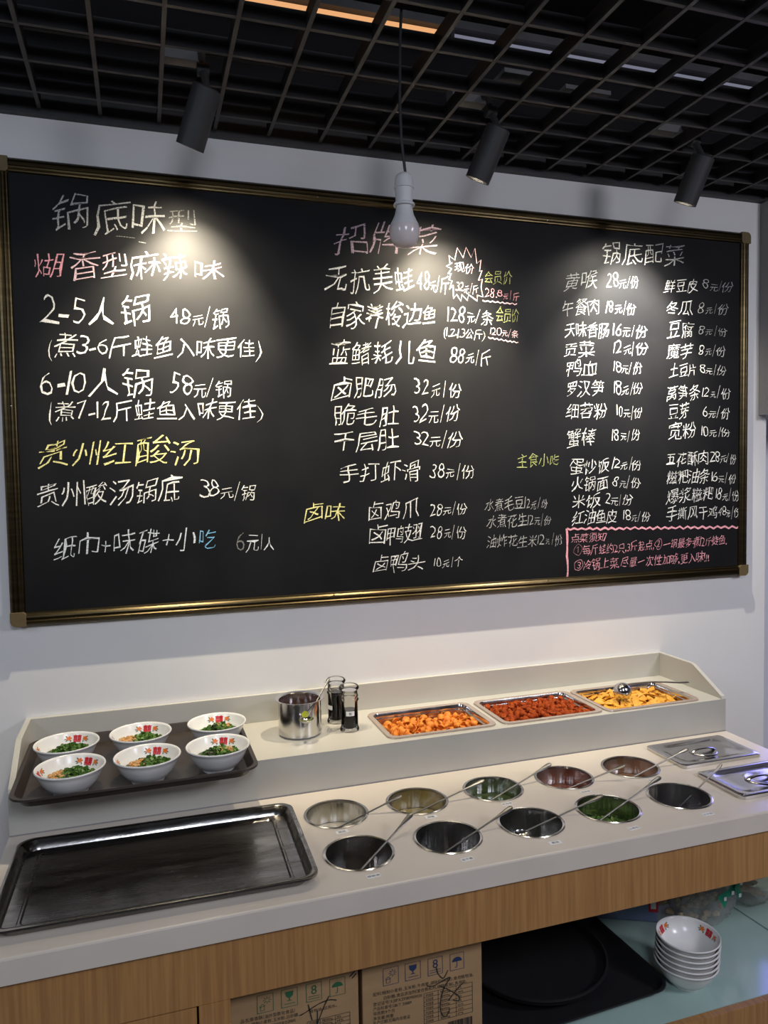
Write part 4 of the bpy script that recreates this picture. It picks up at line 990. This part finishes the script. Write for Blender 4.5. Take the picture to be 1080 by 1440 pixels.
print_line(bxR, '净含量：称重', (524.4, 1435), (553.7, 1429.5), 4.6)
print_line(bxR, '生产日期：见箱内合格证', (524.4, 1441.5), (577, 1431), 4.6)
print_line(bxL, '品名：膨香酥（油炸型膨化食品）', (338, 1439), (415, 1422.5), 4.6)
print_line(bxL, '精制小麦粉、玉米粉、白砂糖、', (353.7, 1443), (421, 1428), 4.6)
print_line(bxL, '植物油、饮用水。', (435, 1424.5), (474, 1415), 4.2)
print_line(bxL, '食品添加剂复合调味料', (376, 1445), (416, 1436), 4.2)
# nutrition tables
def table(parent, c, rows, cols):
    (x0, z0), (x1, _), = bq(*c[0]), bq(*c[1]); zt = bq(*c[0])[1]; zb = bq(*c[2])[1]
    L = [[(x0, zt+(zb-zt)*k/rows), (x1, zt+(zb-zt)*k/rows)] for k in range(rows+1)] + [[(x0+(x1-x0)*t, zt), (x0+(x1-x0)*t, zb)] for t in cols]
    strokes('printed_table', L, .0009, M['ink'], YB, parent, .0008, 0)
    for k in range(rows):
        zz = zt+(zb-zt)*(k+.8)/rows
        for a, b, tx in ((cols[0], cols[1], '项目能量'), (cols[1], cols[2], '每100g'), (cols[2], cols[3], f'{[8,14,9,5,12,22,17][k%7]}%')):
            w_ = (x1-x0)*(b-a); ln = min(w_*.8, .0045*len(tx)); S = Vector((x0+(x1-x0)*a+w_*.1, 0, zz)); E = Vector((S.x+ln, 0, zz))
            write_on(parent, tx, S, E, .0055, M['ink'], YB, 'printed_text', False, nrm=.0008)
table(bxR, [(596, 1397), (664, 1383), (596, 1440)], 7, (0, .29, .66, 1))
table(bxL, [(432, 1437), (492, 1426), (432, 1470)], 6, (0, .3, .66, 1))
rnd = random.Random(9); bars = MB(); xa, za = bq(630, 1437); xx = xa
while xx < xa+.055:
    w_ = rnd.choice((.0006, .0010, .0016)); bars.box(xx, xx+w_, YB-.0009, YB-.0007, za-.022, za); xx += w_+rnd.choice((.0006, .0012))
o = bars.build('printed_barcode', M['ink']); o.parent = bxR; o.matrix_parent_inverse = Matrix.Translation(-bxR.location); o['kind'] = 'stuff'
def sm(l, ox, oy): return [bq(ox+a/5.4, oy+b/5.4) for a, b in l]
def curve(l, n=6):
    out = []
    for i in range(len(l)-1):
        p0_, p1_, p2_, p3_ = l[max(i-1, 0)], l[i], l[i+1], l[min(i+2, len(l)-1)]
        for k in range(n):
            t = k/n; out.append(tuple(.5*((2*p1_[j])+(-p0_[j]+p2_[j])*t+(2*p0_[j]-5*p1_[j]+4*p2_[j]-p3_[j])*t*t+(-p0_[j]+3*p1_[j]-3*p2_[j]+p3_[j])*t**3) for j in (0, 1)))
    out.append(l[-1]); return out
strokes('marker_scribble', [curve(sm(l, 300, 1300)) for l in ([(655, 690), (700, 665), (800, 600), (880, 570), (935, 572)], [(720, 605), (735, 670), (750, 725)], [(878, 540), (840, 620), (790, 750)], [(790, 650), (788, 756)], [(1075, 350), (1035, 395)], [(1085, 368), (1052, 408)])], .0022, M['ink'], YB, bxL, .0012)
strokes('marker_scribble', [curve(sm(l, 500, 1300)) for l in ([(540, 465), (600, 460), (715, 398), (670, 480), (642, 600), (655, 682), (690, 690), (715, 640)], [(640, 465), (720, 500), (785, 545), (782, 575), (740, 572)], [(815, 440), (760, 500), (705, 575)], [(612, 320), (625, 370), (665, 405), (700, 345)])], .0020, M['ink'], YB, bxR, .0012)

# black trays on the shelf
rt = thing('rectangular_tray', 'black rectangular tray lying on the glass shelf beside the boxes', 'tray', (0.935, -0.520, SZ), (0, 0, math.radians(3)))
hx, hy = 0.250, 0.175
mb = MB(); mb.loft([rrect(hx-.022, hy-.022, .032, .0005, 6), rrect(hx-.016, hy-.016, .036, .003, 6), rrect(hx-.004, hy-.004, .046, .020, 6), rrect(hx, hy, .050, .0215, 6), rrect(hx+.0005, hy+.0005, .050, .0185, 6)], cap0=True)
mb.loft([rrect(hx, hy, .050, .0217, 6), rrect(hx-.007, hy-.007, .045, .021, 6), rrect(hx-.018, hy-.018, .034, .005, 6), rrect(hx-.026, hy-.026, .028, .003, 6)], cap1=True)
mb.merge().build('tray_body', M['blacktray'], rt, smooth=True, angle=30)
ro = thing('round_tray', 'round black tray lying on top of the rectangular black tray', 'tray', (0.920, -0.475, SZ+.0215))
MB().lathe([(0, .0005), (.172, .0005), (.178, .004), (.183, .020), (.186, .0215), (.1865, .0185), (.188, .0187), (.1875, .0235), (.183, .0235), (.176, .006), (.170, .003), (0, .003)], 72).build('tray_body', M['blacktray'], ro, smooth=True, angle=40)

# stacked bowls
SB = [('top bowl of the white stack on the glass shelf, its printed inside showing', 5), ('white bowl second from the top of the shelf stack', 4), ('white bowl third from the top of the shelf stack', 3), ('white bowl third from the bottom of the shelf stack', 2), ('white bowl second from the bottom of the shelf stack', 1), ('bottom bowl of the white stack, standing on the glass shelf', 0)]
for lab, k in SB:
    dup(bowl0, (1.252+.0018*k+random.uniform(-.0008, .0008), -0.652+.0010*k, SZ+.0003+.0122*k), (math.radians(1.0*0), math.radians(0), 0.55 if k == 5 else random.uniform(0, 6)), lab, 'stacked bowls on the glass shelf')

# blue packet with red label
bb = thing('blue_packet', 'dull blue box with a red label strip behind the stacked bowls', 'packet', (1.345, -0.425, SZ), (0, 0, math.radians(-27)))
MB().box(-.27, 0, 0, .12, 0, .20).build('carton', M['bluebox'], bb, bevel=.006)
o = MB().box(-.026, .0008, -.0008, .1205, .03, .2005).build('red_strip', M['redlabel'], bb, bevel=.0005); o['label'] = 'red strip'
MB().box(-.020, -.006, -.0014, -.0009, .04, .060).build('white_patch', M['white'], bb)

# plastic bags
def blob(c, r, seed, amp, sub=4, sc=(1, 1, 1), fr=14):
    bm = bmesh.new(); bmesh.ops.create_icosphere(bm, subdivisions=sub, radius=1.0)
    for v in bm.verts:
        n_ = v.co.copy(); d_ = noise.noise(n_*1.7+Vector((seed, 0, 0)))*.5+abs(noise.noise(n_*fr*.35+Vector((0, seed, 0))))*.35
        v.co = Vector((n_.x*r*sc[0], n_.y*r*sc[1], n_.z*r*sc[2]))*(1+amp*d_)
        if v.co.z < -r*sc[2]*.72: v.co.z = -r*sc[2]*.72
        v.co += Vector(c)
    mb = MB(); mb.bm.free(); mb.bm = bm; return mb
def lumps(center, ext, n, rr, m, seed, parent, name, sub=1):
    rnd = random.Random(seed); mb = MB()
    for _ in range(n):
        c = Vector((center[0]+rnd.uniform(-1, 1)*ext[0], center[1]+rnd.uniform(-1, 1)*ext[1], center[2]+rnd.uniform(-1, 1)*ext[2]))
        bmesh.ops.create_icosphere(mb.bm, subdivisions=sub, radius=rr*rnd.uniform(.6, 1.3), matrix=Matrix.Translation(c) @ Matrix.Rotation(rnd.uniform(0, 3), 4, 'X') @ Matrix.Diagonal((1.3, .9, .8, 1)))
    o = mb.build(name, m, parent, smooth=True); o['kind'] = 'stuff'; return o
bg = thing('plastic_bag', 'clear plastic bag of snacks tied with green checked ribbon on the shelf', 'bag', (1.475, -0.435, SZ))
blob((0, 0, .105), .112, 3, .35, 5, (.98, .72, 1.15), 22).build('film', M['bag'], bg, smooth=True, angle=70)
lumps((-.05, -.045, .175), (.06, .025, .045), 60, .012, M['yellowfood'], 1, bg, 'yellow_snack')
lumps((.00, -.03, .185), (.05, .035, .035), 90, .008, M['redfood'], 2, bg, 'red_snack')
lumps((-.02, .0, .10), (.08, .05, .08), 150, .010, M['brownfood'], 3, bg, 'brown_snack')
rbm = MB()
for l, wd in (([(.045, -.088, .235), (.040, -.098, .20), (.052, -.108, .165), (.030, -.112, .135), (.040, -.115, .110)], .011), ([(.045, -.10, .150), (.01, -.112, .128), (-.03, -.116, .120), (-.012, -.118, .100)], .011), ([(.055, -.085, .24), (.075, -.088, .205), (.07, -.095, .175)], .009)):
    rbm.strap([Vector(p) for p in curve([(a, b, c) for a, b, c in l][0:0]) ] if False else [Vector(p) for p in l], [wd]*len(l), .0012, Vector((0.2, -1, .2)), 8)
rb_ = rbm.build('ribbon', M['ribbon'], bg, smooth=True); rb_['label'] = 'green ribbon with white checks'
rc = MB()
for (x, y, z) in ((.046, -.1125, .182), (.040, -.1165, .150), (.034, -.1185, .118), (.012, -.1165, .128), (-.016, -.1195, .118)):
    rc.box(x-.004, x+.004, y-.0008, y, z-.005, z+.005)
o = rc.build('ribbon_checks', M['white'], rb_); o['kind'] = 'stuff'
bg2 = thing('plastic_bag', 'second clear plastic bag of pale sticks at the right edge', 'bag', (1.665, -0.38, SZ))
blob((0, 0, .085), .085, 8, .30, 5, (.75, 1.3, 1.3), 20).build('film', M['bag'], bg2, smooth=True, angle=70)
rnd = random.Random(5); mb = MB()
for _ in range(40):
    c = Vector((rnd.uniform(-.05, .05), rnd.uniform(-.06, .05), rnd.uniform(.03, .15))); dd = Vector((rnd.uniform(.4, 1), rnd.uniform(-.5, .1), rnd.uniform(-.5, 0))).normalized()*.035
    mb.tube([c-dd, c+dd], .006, 6)
o = mb.build('pale_sticks', M['brownfood'], bg2); o['kind'] = 'stuff'
gd = MB().box(-.0025, .0025, -.13, .13, 0, .004).build('glass_strip', M['glassshelf']); gd.location = (1.61, -.57, SZ); gd.rotation_euler.z = math.radians(4); tag(gd, 'narrow glass edge strip on the shelf at the right edge', 'strip')
